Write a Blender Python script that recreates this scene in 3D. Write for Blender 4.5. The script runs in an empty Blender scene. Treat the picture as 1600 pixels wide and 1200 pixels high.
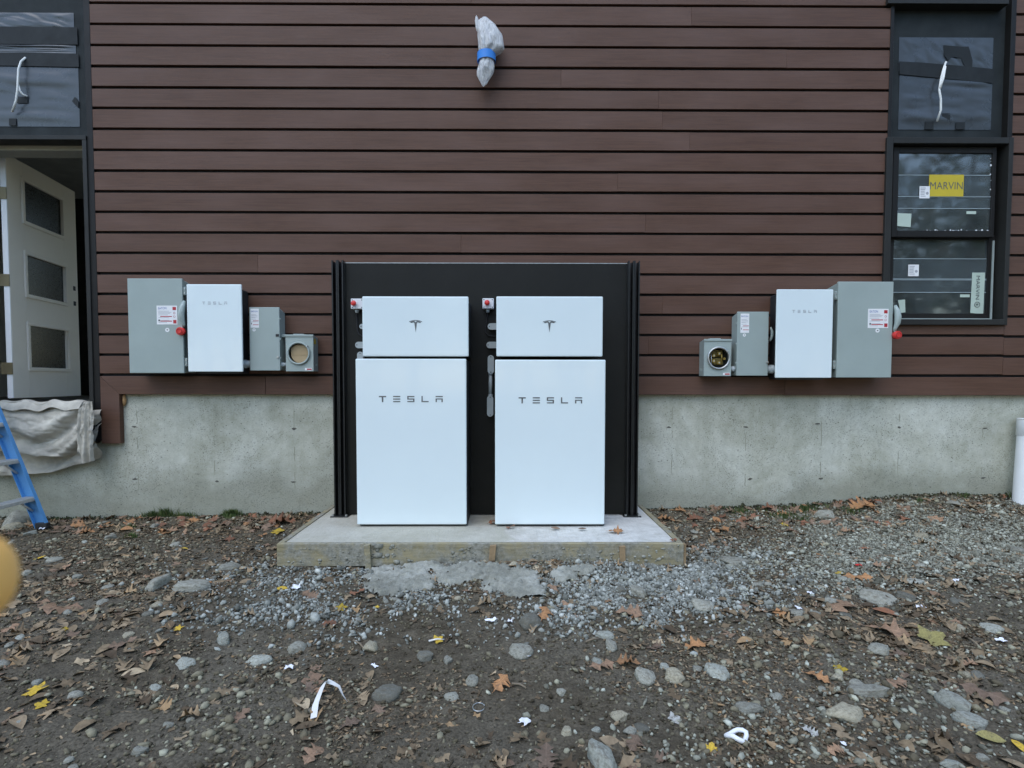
import bpy, bmesh, math, random
import numpy as np
from mathutils import Vector, Matrix

random.seed(7)
RNG = np.random.default_rng(11)
SC = bpy.context.scene
COL = SC.collection
RAD = math.radians

# ------------------------------------------------------------------ camera
F_PX, PPX, PPY = 860.0, 800.0, 631.878
PITCH, YAW, ROLL = 0.0396219, 0.00631396, -0.00089074
DW = 4.375                      # camera to the face of the cladding (plane y = 0)
ZC = 1.145
cam_d = bpy.data.cameras.new('camera')
cam = bpy.data.objects.new('camera', cam_d)
COL.objects.link(cam)
_f = Vector((math.sin(YAW) * math.cos(PITCH), math.cos(YAW) * math.cos(PITCH), -math.sin(PITCH)))
_r = Vector((math.cos(YAW), -math.sin(YAW), 0))
_d = -_r.cross(_f)
R_ = _r * math.cos(ROLL) + _d * math.sin(ROLL)
D_ = -_r * math.sin(ROLL) + _d * math.cos(ROLL)
m = Matrix((R_, -D_, -_f)).transposed().to_4x4()
m.translation = Vector((0, -DW, ZC))
cam.matrix_world = m
cam_d.sensor_width = 36
cam_d.lens = F_PX / 1600 * 36
cam_d.shift_y = (PPY - 600) / 1600
cam_d.clip_start = 0.01
cam_d.clip_end = 500
cam_d.dof.use_dof = True
cam_d.dof.focus_distance = 3.8
cam_d.dof.aperture_fstop = 11
SC.camera = cam
SC.render.resolution_x, SC.render.resolution_y = 1024, 768

# ------------------------------------------------------------------ light
SUN_EL, SUN_AZ = RAD(58), RAD(205)      # azimuth clockwise from +y: behind the camera
world = bpy.data.worlds.new('World')
SC.world = world
world.use_nodes = True
wn, wl = world.node_tree.nodes, world.node_tree.links
wn.clear()
sky = wn.new('ShaderNodeTexSky')
sky.sky_type = 'NISHITA'
sky.sun_disc = False
sky.sun_elevation = SUN_EL
sky.sun_rotation = SUN_AZ
sky.air_density = 1.3
sky.dust_density = 0.6
sky.ozone_density = 1.0
bw = wn.new('ShaderNodeRGBToBW')
mixw = wn.new('ShaderNodeMix')
mixw.data_type = 'RGBA'
mixw.inputs['Factor'].default_value = 0.0     # cloud cover: greyer than a clear sky
bg = wn.new('ShaderNodeBackground')
bg.inputs['Strength'].default_value = 0.15
wo = wn.new('ShaderNodeOutputWorld')
wl.new(sky.outputs['Color'], bw.inputs['Color'])
wl.new(sky.outputs['Color'], mixw.inputs[6])
wl.new(bw.outputs['Val'], mixw.inputs[7])
wl.new(mixw.outputs[2], bg.inputs['Color'])
wl.new(bg.outputs['Background'], wo.inputs['Surface'])
sun_d = bpy.data.lights.new('sun', 'SUN')
sun_d.energy = 0.55
sun_d.angle = RAD(50)
sun_d.color = (1.0, 0.98, 0.95)
sun = bpy.data.objects.new('sun', sun_d)
COL.objects.link(sun)
_sv = Vector((math.sin(SUN_AZ) * math.cos(SUN_EL), math.cos(SUN_AZ) * math.cos(SUN_EL), math.sin(SUN_EL)))
sun.rotation_euler = _sv.to_track_quat('Z', 'Y').to_euler()
sun.location = (0, -6, 8)
SC.view_settings.view_transform = 'Standard'
SC.view_settings.look = 'None'
SC.view_settings.gamma = 1
SC.view_settings.exposure = 1.12

# ------------------------------------------------------------------ projection helpers (photo pixel -> place)
def ray(px, py):
    return R_ * ((px - PPX) / F_PX) + D_ * ((py - PPY) / F_PX) + _f
def P(px, py, Y):
    v = ray(px, py)
    t = (DW + Y) / v.y
    return Vector((v.x * t, Y, ZC + v.z * t))
def PZ(px, py, z):
    v = ray(px, py)
    t = (z - ZC) / v.z
    return Vector((v.x * t, -DW + v.y * t, z))
def rect(x0, x1, y0, y1, Y):
    xm, ym = (x0 + x1) / 2, (y0 + y1) / 2
    return P(x0, ym, Y).x, P(x1, ym, Y).x, P(xm, y1, Y).z, P(xm, y0, Y).z
Rn = np.array([[*R_], [*D_], [*_f]])
def proj(pts):
    p = np.asarray(pts, float) - np.array([0, -DW, ZC])
    c = p @ Rn.T
    return np.stack([PPX + F_PX * c[:, 0] / c[:, 2], PPY + F_PX * c[:, 1] / c[:, 2]], 1)

# ------------------------------------------------------------------ noise and ground height
def vnoise(x, y, seed=0):
    x = np.asarray(x, float); y = np.asarray(y, float)
    xi = np.floor(x).astype(np.int64); yi = np.floor(y).astype(np.int64)
    xf = x - xi; yf = y - yi
    u = xf * xf * (3 - 2 * xf); v = yf * yf * (3 - 2 * yf)
    def h(a, b):
        n = (a * 374761393 + b * 668265263 + seed * 1442695041) & 0xFFFFFFFF
        n = ((n ^ (n >> 13)) * 1274126177) & 0xFFFFFFFF
        return ((n ^ (n >> 16)) & 0xFFFF) / 65535.0
    return (h(xi, yi) * (1 - u) + h(xi + 1, yi) * u) * (1 - v) + (h(xi, yi + 1) * (1 - u) + h(xi + 1, yi + 1) * u) * v
def fbm(x, y, seed=0, o=4):
    s = 0; a = 1; t = 0
    for i in range(o):
        s = s + a * vnoise(x * 2 ** i, y * 2 ** i, seed + i); t += a; a *= .5
    return s / t
PAD_X0, PAD_X1, PAD_Y0, PAD_Z = -1.425, 1.083, -1.02, 0.15
def gz(x, y):
    x = np.asarray(x, float); y = np.asarray(y, float)
    w = np.interp(x, [-9, -3.5, -2.5, -1.6, 1.2, 1.6, 2.4, 3.2, 3.6, 4.2, 8], [.03, .045, .068, .085, .12, .13, .15, .235, .245, .215, .22])
    f = np.interp(x, [-5, -1.5, 0, 1.5, 4], [.02, .015, .0, .02, .07])
    n = np.interp(x, [-4, 0, 4], [-.03, -.05, -.02])
    t = np.clip((y + 1.0) / 1.05, 0, 1); t2 = np.clip((y + 3.2) / 2.2, 0, 1)
    base = np.where(y > -1.0, f + (w - f) * t ** 1.4, n + (f - n) * t2)
    mound = .05 * np.exp(-((y + 1.1) / .16) ** 2) * np.clip(1.25 - np.abs(x - .15) / .75, 0, 1) ** .6
    amp = np.clip((-y + .1) / .4, .3, 1)
    nz = amp * (.05 * (fbm(x * 1.3, y * 1.3, 3, 3) - .5) + .022 * (fbm(x * 6, y * 6, 5, 3) - .5))
    pad = (x > PAD_X0 + .04) & (x < PAD_X1 - .04) & (y > PAD_Y0 + .04)
    return np.where(pad, -.06, base + mound + nz)
def G(px, py):
    z = .03
    for i in range(12):
        p = PZ(px, py, z)
        z = .5 * z + .5 * float(gz(p.x, p.y))
    p = PZ(px, py, z)
    p.z = float(gz(p.x, p.y))
    return p

# ------------------------------------------------------------------ materials
MATS = {}
class NT:
    def __init__(s, name):
        s.m = bpy.data.materials.new(name); s.m.use_nodes = True
        s.n = s.m.node_tree.nodes; s.l = s.m.node_tree.links
        s.b = s.n['Principled BSDF']; s.out = s.n['Material Output']
    def new(s, t, **k):
        n = s.n.new(t)
        for a, v in k.items(): setattr(n, a, v)
        return n
    def coord(s, kind='Object', scale=(1, 1, 1), rand=False):
        tc = s.new('ShaderNodeTexCoord')
        mp = s.new('ShaderNodeMapping')
        mp.inputs['Scale'].default_value = scale
        s.l.new(tc.outputs[kind], mp.inputs['Vector'])
        if rand:
            oi = s.new('ShaderNodeObjectInfo')
            mm = s.new('ShaderNodeMath', operation='MULTIPLY'); mm.inputs[1].default_value = 57.0
            s.l.new(oi.outputs['Random'], mm.inputs[0])
            s.l.new(mm.outputs[0], mp.inputs['Location'])
        return mp.outputs['Vector']
    def noise(s, vec, scale, detail=4, rough=.55, dist=0):
        n = s.new('ShaderNodeTexNoise')
        n.inputs['Scale'].default_value = scale; n.inputs['Detail'].default_value = detail
        n.inputs['Roughness'].default_value = rough; n.inputs['Distortion'].default_value = dist
        s.l.new(vec, n.inputs['Vector'])
        return n.outputs['Fac']
    def voro(s, vec, scale, feature='F1', out='Distance'):
        n = s.new('ShaderNodeTexVoronoi', feature=feature)
        n.inputs['Scale'].default_value = scale
        s.l.new(vec, n.inputs['Vector'])
        return n.outputs[out]
    def ramp(s, fac, stops, interp='LINEAR'):
        r = s.new('ShaderNodeValToRGB'); e = r.color_ramp.elements
        r.color_ramp.interpolation = interp
        while len(e) < len(stops): e.new(.5)
        for el, (p, c) in zip(e, stops):
            el.position = p
            el.color = (c, c, c, 1) if isinstance(c, (int, float)) else (*c, 1)
        s.l.new(fac, r.inputs['Fac'])
        return r.outputs['Color']
    def mix(s, fac, a, b, bt='MIX'):
        n = s.new('ShaderNodeMix', data_type='RGBA', blend_type=bt)
        for sock, v in ((n.inputs[0], fac), (n.inputs[6], a), (n.inputs[7], b)):
            if isinstance(v, (int, float)): sock.default_value = v
            elif isinstance(v, tuple): sock.default_value = (*v, 1)
            else: s.l.new(v, sock)
        return n.outputs[2]
    def math(s, op, a, b=0.0):
        n = s.new('ShaderNodeMath', operation=op)
        for sock, v in ((n.inputs[0], a), (n.inputs[1], b)):
            if isinstance(v, (int, float)): sock.default_value = v
            else: s.l.new(v, sock)
        return n.outputs[0]
    def bump(s, h, strength, dist=.01, normal=None):
        n = s.new('ShaderNodeBump')
        n.inputs['Strength'].default_value = strength; n.inputs['Distance'].default_value = dist
        s.l.new(h, n.inputs['Height'])
        if normal is not None: s.l.new(normal, n.inputs['Normal'])
        return n.outputs['Normal']
    def set(s, **k):
        for a, v in k.items():
            sock = s.b.inputs[a]
            if isinstance(v, (int, float)): sock.default_value = v
            elif isinstance(v, tuple): sock.default_value = (*v, 1) if len(v) == 3 else v
            else: s.l.new(v, sock)
        return s

def simple(name, c, rough=.5, metal=0., var=.12, scale=6., bump=0., bscale=80., spec=.5, coat=0., rand=0., dirt=0.):
    if name in MATS: return MATS[name]
    t = NT(name)
    v = t.coord('Object', rand=rand > 0)
    n = t.noise(v, scale, 5, .6)
    lo = tuple(x * (1 - var) for x in c); hi = tuple(min(1, x * (1 + var)) for x in c)
    colr = t.ramp(n, [(.3, lo), (.7, hi)])
    if rand:
        oi = t.new('ShaderNodeObjectInfo')
        f = t.ramp(oi.outputs['Random'], [(0, 1 - rand), (1, 1 + rand)])
        colr = t.mix(1.0, colr, f, 'MULTIPLY')
    if dirt:
        d = t.ramp(t.noise(v, 45, 6, .7), [(.60, 0.), (.72, 1.)])
        d2 = t.math('MULTIPLY', d, dirt)
        colr = t.mix(d2, colr, (.28, .27, .25))
    t.set(**{'Base Color': colr, 'Metallic': metal, 'Specular IOR Level': spec, 'Coat Weight': coat})
    rr = t.ramp(t.noise(v, scale * 2.3, 4), [(.3, max(0, rough - .07)), (.7, min(1, rough + .07))])
    t.set(Roughness=rr)
    if bump:
        t.set(Normal=t.bump(t.noise(v, bscale, 5, .6), bump, .004))
    MATS[name] = t.m
    return t.m

def mat_siding():
    t = NT('composite_cladding')
    v = t.coord('Object', (1.0, 1, 26), rand=True)
    g = t.noise(v, 3.2, 8, .68, .4)
    v2 = t.coord('Object', (3.0, 1, 110), rand=True)
    g2 = t.noise(v2, 4, 4, .6)
    v3 = t.coord('Object', (1, 1, 3), rand=True)
    big = t.noise(v3, 1.6, 3, .5)
    c = t.ramp(g, [(.25, (.052, .023, .013)), (.5, (.097, .046, .027)), (.8, (.150, .078, .048))])
    c = t.mix(.45, c, t.ramp(g2, [(.3, (.060, .028, .016)), (.75, (.132, .067, .041))]))
    c = t.mix(t.math('MULTIPLY', t.ramp(big, [(.35, 0.), (.75, 1.)]), .5), c, (.150, .088, .068))
    oi = t.new('ShaderNodeObjectInfo')
    c = t.mix(1.0, c, t.ramp(oi.outputs['Random'], [(0, (.96, .955, .95)), (.5, (1., 1., 1.)), (1, (1.04, 1.035, 1.03))]), 'MULTIPLY')
    # pale scuffs
    sc_ = t.ramp(t.noise(t.coord('Object', (9, 9, 30), rand=True), 5, 6, .75), [(.70, 0.), (.80, .35)])
    c = t.mix(sc_, c, (.22, .19, .17))
    t.set(**{'Base Color': c, 'Specular IOR Level': .35})
    t.set(Roughness=t.ramp(g2, [(.3, .52), (.7, .70)]))
    n = t.bump(g, .25, .002)
    t.set(Normal=t.bump(g2, .35, .0015, n))
    MATS['siding'] = t.m
mat_siding()

def mat_concrete(name, base, dark, light, seams=True, scale=1.0, zstain=None, brush=False):
    t = NT(name)
    v = t.coord('Object')
    big = t.noise(v, 1.3 * scale, 7, .66, .6)
    mid = t.noise(v, 9 * scale, 6, .65)
    fine = t.noise(v, 85, 4, .7)
    c = t.ramp(big, [(.36, dark), (.5, base), (.64, light)])
    c = t.mix(.42, c, t.ramp(mid, [(.3, dark), (.5, base), (.72, light)]))
    # vertical runs
    vs = t.coord('Object', (6, 6, .55))
    st = t.ramp(t.noise(vs, 2.2, 5, .6), [(.48, 0.), (.80, .35)])
    c = t.mix(st, c, dark)
    st2 = t.ramp(t.noise(t.coord('Object', (11, 11, .8)), 2.0, 5, .65, .2), [(.58, 0.), (.80, .35)])
    c = t.mix(st2, c, light)
    if zstain:
        sx = t.new('ShaderNodeSeparateXYZ'); tc = t.new('ShaderNodeTexCoord'); t.l.new(tc.outputs['Object'], sx.inputs[0])
        wob = t.math('MULTIPLY', t.math('SUBTRACT', t.noise(v, .8, 5, .6), .5), 1.1)
        zz = t.math('ADD', sx.outputs['Z'], wob)
        damp = t.ramp(zz, [(zstain[0], .72), (zstain[1], 0.)])
        c = t.mix(damp, c, tuple(x * .82 for x in dark))
    # pores and pits
    wv = t.mix(.03, v, t.new('ShaderNodeTexNoise').outputs['Color'])
    pv = t.coord('Object', (1, 1, 1.9))
    pd = t.voro(pv, 42 * scale)
    sel = t.voro(pv, 42 * scale, out='Color')
    selr = t.new('ShaderNodeSeparateColor'); t.l.new(sel, selr.inputs[0])
    patch = t.ramp(t.noise(v, 3.2, 4), [(.40, .80), (.62, .985)])
    isp = t.math('GREATER_THAN', selr.outputs[0], t.ramp(t.noise(v, 2.1, 3), [(.4, .90), (.65, .99)]))
    pr = t.math('LESS_THAN', pd, .24)
    pore = t.math('MULTIPLY', isp, pr)
    pd2 = t.voro(pv, 120 * scale); sel2 = t.voro(pv, 120 * scale, out='Color')
    s2 = t.new('ShaderNodeSeparateColor'); t.l.new(sel2, s2.inputs[0])
    p2 = t.math('MULTIPLY', t.math('GREATER_THAN', s2.outputs[0], patch), t.math('LESS_THAN', pd2, .38))
    pore = t.math('MAXIMUM', pore, p2)
    c = t.mix(t.math('MULTIPLY', pore, .66), c, (.085, .08, .07))
    gr = t.ramp(fine, [(.3, .88), (.7, 1.10)])
    c = t.mix(1.0, c, gr, 'MULTIPLY')
    h = t.math('SUBTRACT', t.math('ADD', t.math('MULTIPLY', mid, .5), t.math('MULTIPLY', fine, .22)), pore)
    if brush:
        sp = t.new('ShaderNodeSeparateXYZ'); tcp = t.new('ShaderNodeTexCoord'); t.l.new(tcp.outputs['Object'], sp.inputs[0])
        xx = t.math('ADD', sp.outputs['X'], t.math('MULTIPLY', t.math('SUBTRACT', t.noise(v, 2.5, 5, .7), .5), 2.2))
        c = t.mix(t.ramp(xx, [(0., 0.), (.9, .6)]), c, t.ramp(mid, [(.3, (.50, .51, .48)), (.7, (.72, .73, .70))]))
        c = t.mix(t.ramp(t.noise(v, 5, 6, .75), [(.55, 0.), (.70, .55)]), c, (.24, .23, .175))
        c = t.mix(t.ramp(xx, [(-.9, .5), (0., 0.)]), c, (.40, .39, .30))
        bv = t.coord('Object', (60, 1.2, 1))
        br = t.noise(bv, 3, 3, .6)
        h = t.math('ADD', h, t.math('MULTIPLY', br, .8))
        c = t.mix(t.ramp(br, [(.3, .18), (.6, 0.)]), c, dark)
    t.set(**{'Base Color': c, 'Roughness': .88, 'Specular IOR Level': .3})
    t.set(Normal=t.bump(h, .8, .005))
    MATS[name] = t.m
mat_concrete('foundation', (.47, .475, .39), (.30, .305, .235), (.63, .645, .57), zstain=(.30, .56))
mat_concrete('pad_concrete', (.52, .495, .435), (.36, .34, .28), (.68, .66, .61), scale=1.6, brush=True)
mat_concrete('spill', (.27, .27, .225), (.15, .15, .12), (.42, .42, .37), scale=2.6)

def mat_ground():
    t = NT('soil')
    v = t.coord('Object')
    a = t.noise(v, 1.1, 6, .6, .4); b = t.noise(v, 14, 7, .7); c_ = t.noise(v, 90, 5, .7)
    c = t.ramp(b, [(.28, (.046, .036, .022)), (.5, (.090, .073, .048)), (.75, (.165, .139, .097))])
    c = t.mix(t.ramp(a, [(.38, 0.), (.66, .75)]), c, t.ramp(c_, [(.3, (.09, .078, .055)), (.7, (.20, .178, .135))]))
    dk = t.ramp(c_, [(.32, .55), (.62, 1.12)])
    c = t.mix(1.0, c, dk, 'MULTIPLY')
    t.set(**{'Base Color': c, 'Specular IOR Level': .25})
    t.set(Roughness=.9)
    n = t.bump(b, .6, .02)
    t.set(Normal=t.bump(c_, .7, .006, n))
    MATS['soil'] = t.m
mat_ground()

def mat_island(name, stops, rough=.85, nscale=60., var=.25, bump=.4, spec=.3, trans=0.):
    t = NT(name)
    g = t.new('ShaderNodeNewGeometry')
    c = t.ramp(g.outputs['Random Per Island'], stops)
    v = t.coord('Object')
    n = t.noise(v, nscale, 5, .65)
    c = t.mix(1.0, c, t.ramp(n, [(.3, 1 - var), (.7, 1 + var)]), 'MULTIPLY')
    t.set(**{'Base Color': c, 'Roughness': rough, 'Specular IOR Level': spec})
    t.set(Normal=t.bump(n, bump, .004))
    MATS[name] = t.m
mat_island('gravel', [(0, (0.105, 0.106, 0.089)), (.3, (0.200, 0.204, 0.175)), (.7, (0.304, 0.314, 0.275)), (.95, (0.399, 0.414, 0.373)), (1, (0.546, 0.560, 0.508))])
mat_island('crushed', [(0, (0.098, 0.094, 0.069)), (.3, (0.183, 0.177, 0.135)), (.7, (0.287, 0.284, 0.222)), (.95, (0.390, 0.396, 0.319)), (1, (0.561, 0.581, 0.488))])
mat_island('pebble', [(0, (0.081, 0.067, 0.042)), (.4, (0.163, 0.140, 0.091)), (.8, (0.247, 0.227, 0.156)), (.97, (0.351, 0.336, 0.243)), (1, (0.520, 0.518, 0.397))])
mat_island('crumb', [(0, (0.042, 0.033, 0.019)), (.5, (0.091, 0.077, 0.048)), (.85, (0.163, 0.142, 0.094)), (1, (0.247, 0.227, 0.150))], var=.2)
mat_island('litter', [(0, (0.071, 0.050, 0.030)), (.3, (0.138, 0.099, 0.059)), (.6, (0.218, 0.161, 0.097)), (.88, (0.293, 0.221, 0.139)), (.97, (0.341, 0.217, 0.107)), (1, (0.454, 0.370, 0.246))], var=.3, nscale=40)
mat_island('grass', [(0, (.03, .055, .015)), (.6, (.06, .10, .025)), (1, (.13, .13, .05))], nscale=10)

def mat_leaf(name, c, vein=(.5, .5, .5)):
    t = NT(name)
    v = t.coord('Object', rand=True)
    n = t.noise(v, 14, 5, .7); n2 = t.noise(v, 70, 4, .7)
    cc = t.mix(t.ramp(n, [(.35, 0.), (.72, .8)]), c, tuple(x * .52 for x in c))
    cc = t.mix(1.0, cc, t.ramp(n2, [(.3, .8), (.7, 1.2)]), 'MULTIPLY')
    sx = t.new('ShaderNodeSeparateXYZ'); tc = t.new('ShaderNodeTexCoord'); t.l.new(tc.outputs['Object'], sx.inputs[0])
    ay = t.math('ABSOLUTE', sx.outputs['Y'])
    rib = t.math('LESS_THAN', ay, .010)
    sv = t.math('LESS_THAN', t.math('FRACT', t.math('MULTIPLY', t.math('SUBTRACT', sx.outputs['X'], t.math('MULTIPLY', ay, .8)), 9.0)), .13)
    vein_ = t.math('MAXIMUM', rib, t.math('MULTIPLY', sv, .6))
    cc = t.mix(t.math('MULTIPLY', vein_, .4), cc, tuple(min(1, x * 1.35 + .02) for x in c))
    edge_ = t.ramp(t.noise(v, 5, 4, .7), [(.5, 0.), (.68, .75)])
    cc = t.mix(edge_, cc, (.10, .075, .05))
    oi = t.new('ShaderNodeObjectInfo')
    cc = t.mix(1.0, cc, t.ramp(oi.outputs['Random'], [(0, (.70, .72, .74)), (1, (1.22, 1.18, 1.12))]), 'MULTIPLY')
    t.set(**{'Base Color': cc, 'Roughness': .62, 'Specular IOR Level': .35})
    t.set(Normal=t.bump(n2, .5, .0005))
    MATS[name] = t.m
LEAFC = {'tan': (.34, .212, .132), 'brown': (.235, .158, .107), 'orange': (.42, .215, .095), 'rust': (.27, .12, .065),
         'yellow': (.62, .42, .045), 'olive': (.40, .34, .12), 'pale': (.60, .58, .52)}
for k, c in LEAFC.items(): mat_leaf('leaf_' + k, c)

def mat_stone(name, a, b):
    t = NT(name)
    v = t.coord('Object', rand=True)
    n = t.noise(v, 7, 7, .7, .3); n2 = t.noise(v, 60, 5, .7)
    c = t.ramp(n, [(.3, a), (.7, b)])
    c = t.mix(1.0, c, t.ramp(n2, [(.3, .78), (.7, 1.2)]), 'MULTIPLY')
    soil = t.ramp(t.noise(v, 4, 5, .6), [(.50, 0.), (.66, .7)])
    c = t.mix(soil, c, (.13, .112, .08))
    c = t.mix(t.ramp(t.noise(v, 22, 5, .75), [(.58, 0.), (.68, .5)]), c, (.10, .095, .075))
    oi = t.new('ShaderNodeObjectInfo')
    c = t.mix(1.0, c, t.ramp(oi.outputs['Random'], [(0, .80), (1, 1.15)]), 'MULTIPLY')
    t.set(**{'Base Color': c, 'Roughness': .86, 'Specular IOR Level': .3})
    t.set(Normal=t.bump(n2, .6, .0012, t.bump(n, .6, .005)))
    MATS[name] = t.m
mat_stone('stone_grey', (.20, .195, .155), (.38, .375, .315))
mat_stone('stone_blue', (.23, .235, .195), (.42, .43, .37))
mat_stone('stone_tan', (.27, .24, .165), (.47, .43, .32))
mat_stone('stone_dark', (.10, .097, .078), (.20, .195, .16))

def mat_wood():
    t = NT('form_lumber')
    v = t.coord('Object', (1.0, 20, 20), rand=True)
    g = t.noise(v, 3, 7, .65, .5)
    c = t.ramp(g, [(.3, (.20, .175, .10)), (.55, (.31, .27, .165)), (.75, (.38, .34, .23))])
    v2 = t.coord('Object', rand=True)
    sm = t.ramp(t.noise(v2, 6, 6, .7), [(.40, 0.), (.58, .92)])
    c = t.mix(sm, c, t.ramp(t.noise(v2, 40, 5, .7), [(.32, (.14, .14, .11)), (.68, (.36, .355, .31))]))
    t.set(**{'Base Color': c, 'Roughness': .85, 'Specular IOR Level': .2})
    t.set(Normal=t.bump(t.math('ADD', g, sm), .6, .004))
    MATS['lumber'] = t.m
mat_wood()

def mat_glass(name, tint, wave=.0):
    t = NT(name)
    t.n.remove(t.b)
    tr = t.new('ShaderNodeBsdfTransparent'); tr.inputs['Color'].default_value = (*tint, 1)
    gl = t.new('ShaderNodeBsdfGlossy'); gl.inputs['Roughness'].default_value = .045; gl.inputs['Color'].default_value = (.95, .97, 1, 1)
    fr = t.new('ShaderNodeFresnel'); fr.inputs['IOR'].default_value = 2.3
    mx = t.new('ShaderNodeMixShader')
    if wave:
        nn = t.bump(t.noise(t.coord('Object'), 2.2, 2), wave, .01)
        t.l.new(nn, gl.inputs['Normal'])
    t.l.new(fr.outputs[0], mx.inputs[0]); t.l.new(tr.outputs[0], mx.inputs[1]); t.l.new(gl.outputs[0], mx.inputs[2])
    df = t.new('ShaderNodeBsdfDiffuse'); df.inputs['Color'].default_value = (.34, .40, .40, 1)     # pale haze put into the colour to lift the black glass
    m2 = t.new('ShaderNodeMixShader')
    t.l.new(t.ramp(t.noise(t.coord('Object'), 5, 5, .6), [(.35, .07), (.7, .16)]), m2.inputs[0])
    t.l.new(mx.outputs[0], m2.inputs[1]); t.l.new(df.outputs[0], m2.inputs[2])
    t.l.new(m2.outputs[0], t.out.inputs['Surface'])
    MATS[name] = t.m
mat_glass('glass', (.55, .62, .62), .15)

def mat_film():
    t = NT('protective_film'); t.n.remove(t.b)
    tr = t.new('ShaderNodeBsdfTransparent'); tr.inputs['Color'].default_value = (.94, .96, .97, 1)
    df = t.new('ShaderNodeBsdfDiffuse'); df.inputs['Color'].default_value = (.30, .34, .35, 1)
    mx = t.new('ShaderNodeMixShader'); mx.inputs[0].default_value = .07
    t.l.new(tr.outputs[0], mx.inputs[1]); t.l.new(df.outputs[0], mx.inputs[2]); t.l.new(mx.outputs[0], t.out.inputs['Surface'])
    MATS['film'] = t.m
mat_film()
def mat_bag():
    t = NT('clear_plastic_bag'); t.n.remove(t.b)
    tr = t.new('ShaderNodeBsdfTransparent'); tr.inputs['Color'].default_value = (.92, .94, .95, 1)
    pr = t.new('ShaderNodeBsdfPrincipled'); pr.inputs['Base Color'].default_value = (.95, .95, .95, 1); pr.inputs['Roughness'].default_value = .3
    v = t.coord('Object', (30, 30, 6))
    n = t.noise(v, 2, 5, .7, 1.2)
    t.l.new(t.bump(n, 1.0, .02), pr.inputs['Normal'])
    mx = t.new('ShaderNodeMixShader')
    t.l.new(t.ramp(n, [(.35, .55), (.6, .95)]), mx.inputs[0])
    t.l.new(tr.outputs[0], mx.inputs[1]); t.l.new(pr.outputs[0], mx.inputs[2]); t.l.new(mx.outputs[0], t.out.inputs['Surface'])
    MATS['bag'] = t.m
mat_bag()

simple('black_backing', (.008, .008, .009), .85, var=.3)
simple('frame_grey', (.026, .026, .024), .5, spec=.2, var=.1, scale=3)
simple('frame_dark', (.014, .013, .012), .5, spec=.2, var=.15, scale=4)
simple('membrane', (.022, .027, .028), .72, spec=.2, var=.25, scale=5, bump=.15)
simple('plastic_sheet', (.045, .053, .060), .30, var=.2, scale=3, bump=.2, bscale=14)
simple('tape_black', (.019, .022, .023), .6, spec=.2, var=.25, scale=8)
simple('cable_white', (.78, .78, .74), .45, var=.05)
simple('enclosure_grey', (.33, .39, .365), .42, var=.05, scale=4, bump=.04, bscale=260, rand=.03)
simple('hinge_steel', (.50, .51, .50), .38, .8, var=.1)
simple('white_gloss', (.73, .82, .83), .16, var=.012, scale=2, spec=.5, coat=.25)
simple('body_dark', (.022, .024, .027), .5, var=.15)
simple('panel_black', (.013, .013, .011), .5, var=.18, scale=2.5, bump=.05, bscale=50, dirt=.03, spec=.22)
simple('strut_black', (.009, .010, .010), .42, var=.25, scale=9, spec=.45, dirt=.03)
simple('bright_edge', (.42, .43, .42), .4, .7, var=.2, scale=30)
simple('emblem_grey', (.15, .16, .17), .35, .6, var=.05)
simple('letter_pale', (.42, .45, .48), .4, .3, var=.05)
simple('red_plastic', (.62, .035, .03), .35, var=.08)
simple('white_plastic', (.70, .71, .72), .42, var=.04)
simple('rubber_black', (.018, .018, .02), .6)
simple('conduit_grey', (.40, .45, .455), .45, var=.08, scale=12)
simple('sticker_white', (.80, .80, .79), .5, var=.03)
simple('sticker_yellow', (.55, .42, .02), .5, var=.05)
simple('sticker_green', (.47, .56, .47), .55, var=.05)
simple('ink_blue', (.02, .09, .36), .5)
simple('ink_red', (.42, .02, .03), .5)
simple('ink_grey', (.33, .34, .36), .5)
simple('ink_black', (.03, .035, .04), .5)
simple('cardboard', (.40, .30, .17), .8, var=.12, scale=9, bump=.2)
simple('hinge_bronze', (.17, .145, .085), .45, .6)
simple('brass', (.42, .30, .08), .35, .85, var=.25, scale=20)
simple('door_white', (.84, .79, .69), .48, var=.04, scale=3)
simple('door_edge', (.78, .80, .80), .5, var=.04)
simple('jamb_wood', (.40, .38, .30), .6, var=.08)
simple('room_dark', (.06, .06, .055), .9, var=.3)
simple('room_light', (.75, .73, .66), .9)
simple('room_floor', (.30, .27, .22), .9, var=.3)
simple('frosted_glass', (.016, .020, .020), .28, spec=.25, var=.12, scale=40)
simple('canvas', (.45, .425, .36), .92, var=.3, scale=7, bump=.35, bscale=220, dirt=.25)
simple('ladder_blue', (.10, .31, .62), .42, var=.08, dirt=.12)
simple('aluminium', (.55, .55, .53), .5, .3, var=.15, scale=25, dirt=.3)
simple('pvc_white', (.76, .78, .78), .35, var=.04, dirt=.05)
simple('tape_blue', (.03, .22, .66), .55, var=.06)
simple('paper_white', (.82, .83, .86), .7, var=.05, bump=.2)
simple('ribbon_white', (.74, .73, .70), .7, var=.08, bump=.2)
simple('stake_wood', (.30, .21, .115), .8, var=.3, scale=14, bump=.4, bscale=60)
simple('skin', (1.0, .52, .14), .55, var=.07, scale=40)
simple('nail', (.80, .56, .36), .3)
simple('bark', (.07, .058, .045), .9, var=.3)
simple('twig', (.20, .16, .11), .85, var=.2)
simple('insulation', (.36, .22, .10), .9, var=.3, scale=30)
simple('washer_steel', (.55, .56, .55), .3, .9)
M = MATS
mat_island('forest_leaf', [(0, (.035, .05, .02)), (.5, (.07, .09, .03)), (.85, (.15, .12, .04)), (1, (.22, .13, .05))], nscale=3)

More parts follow.
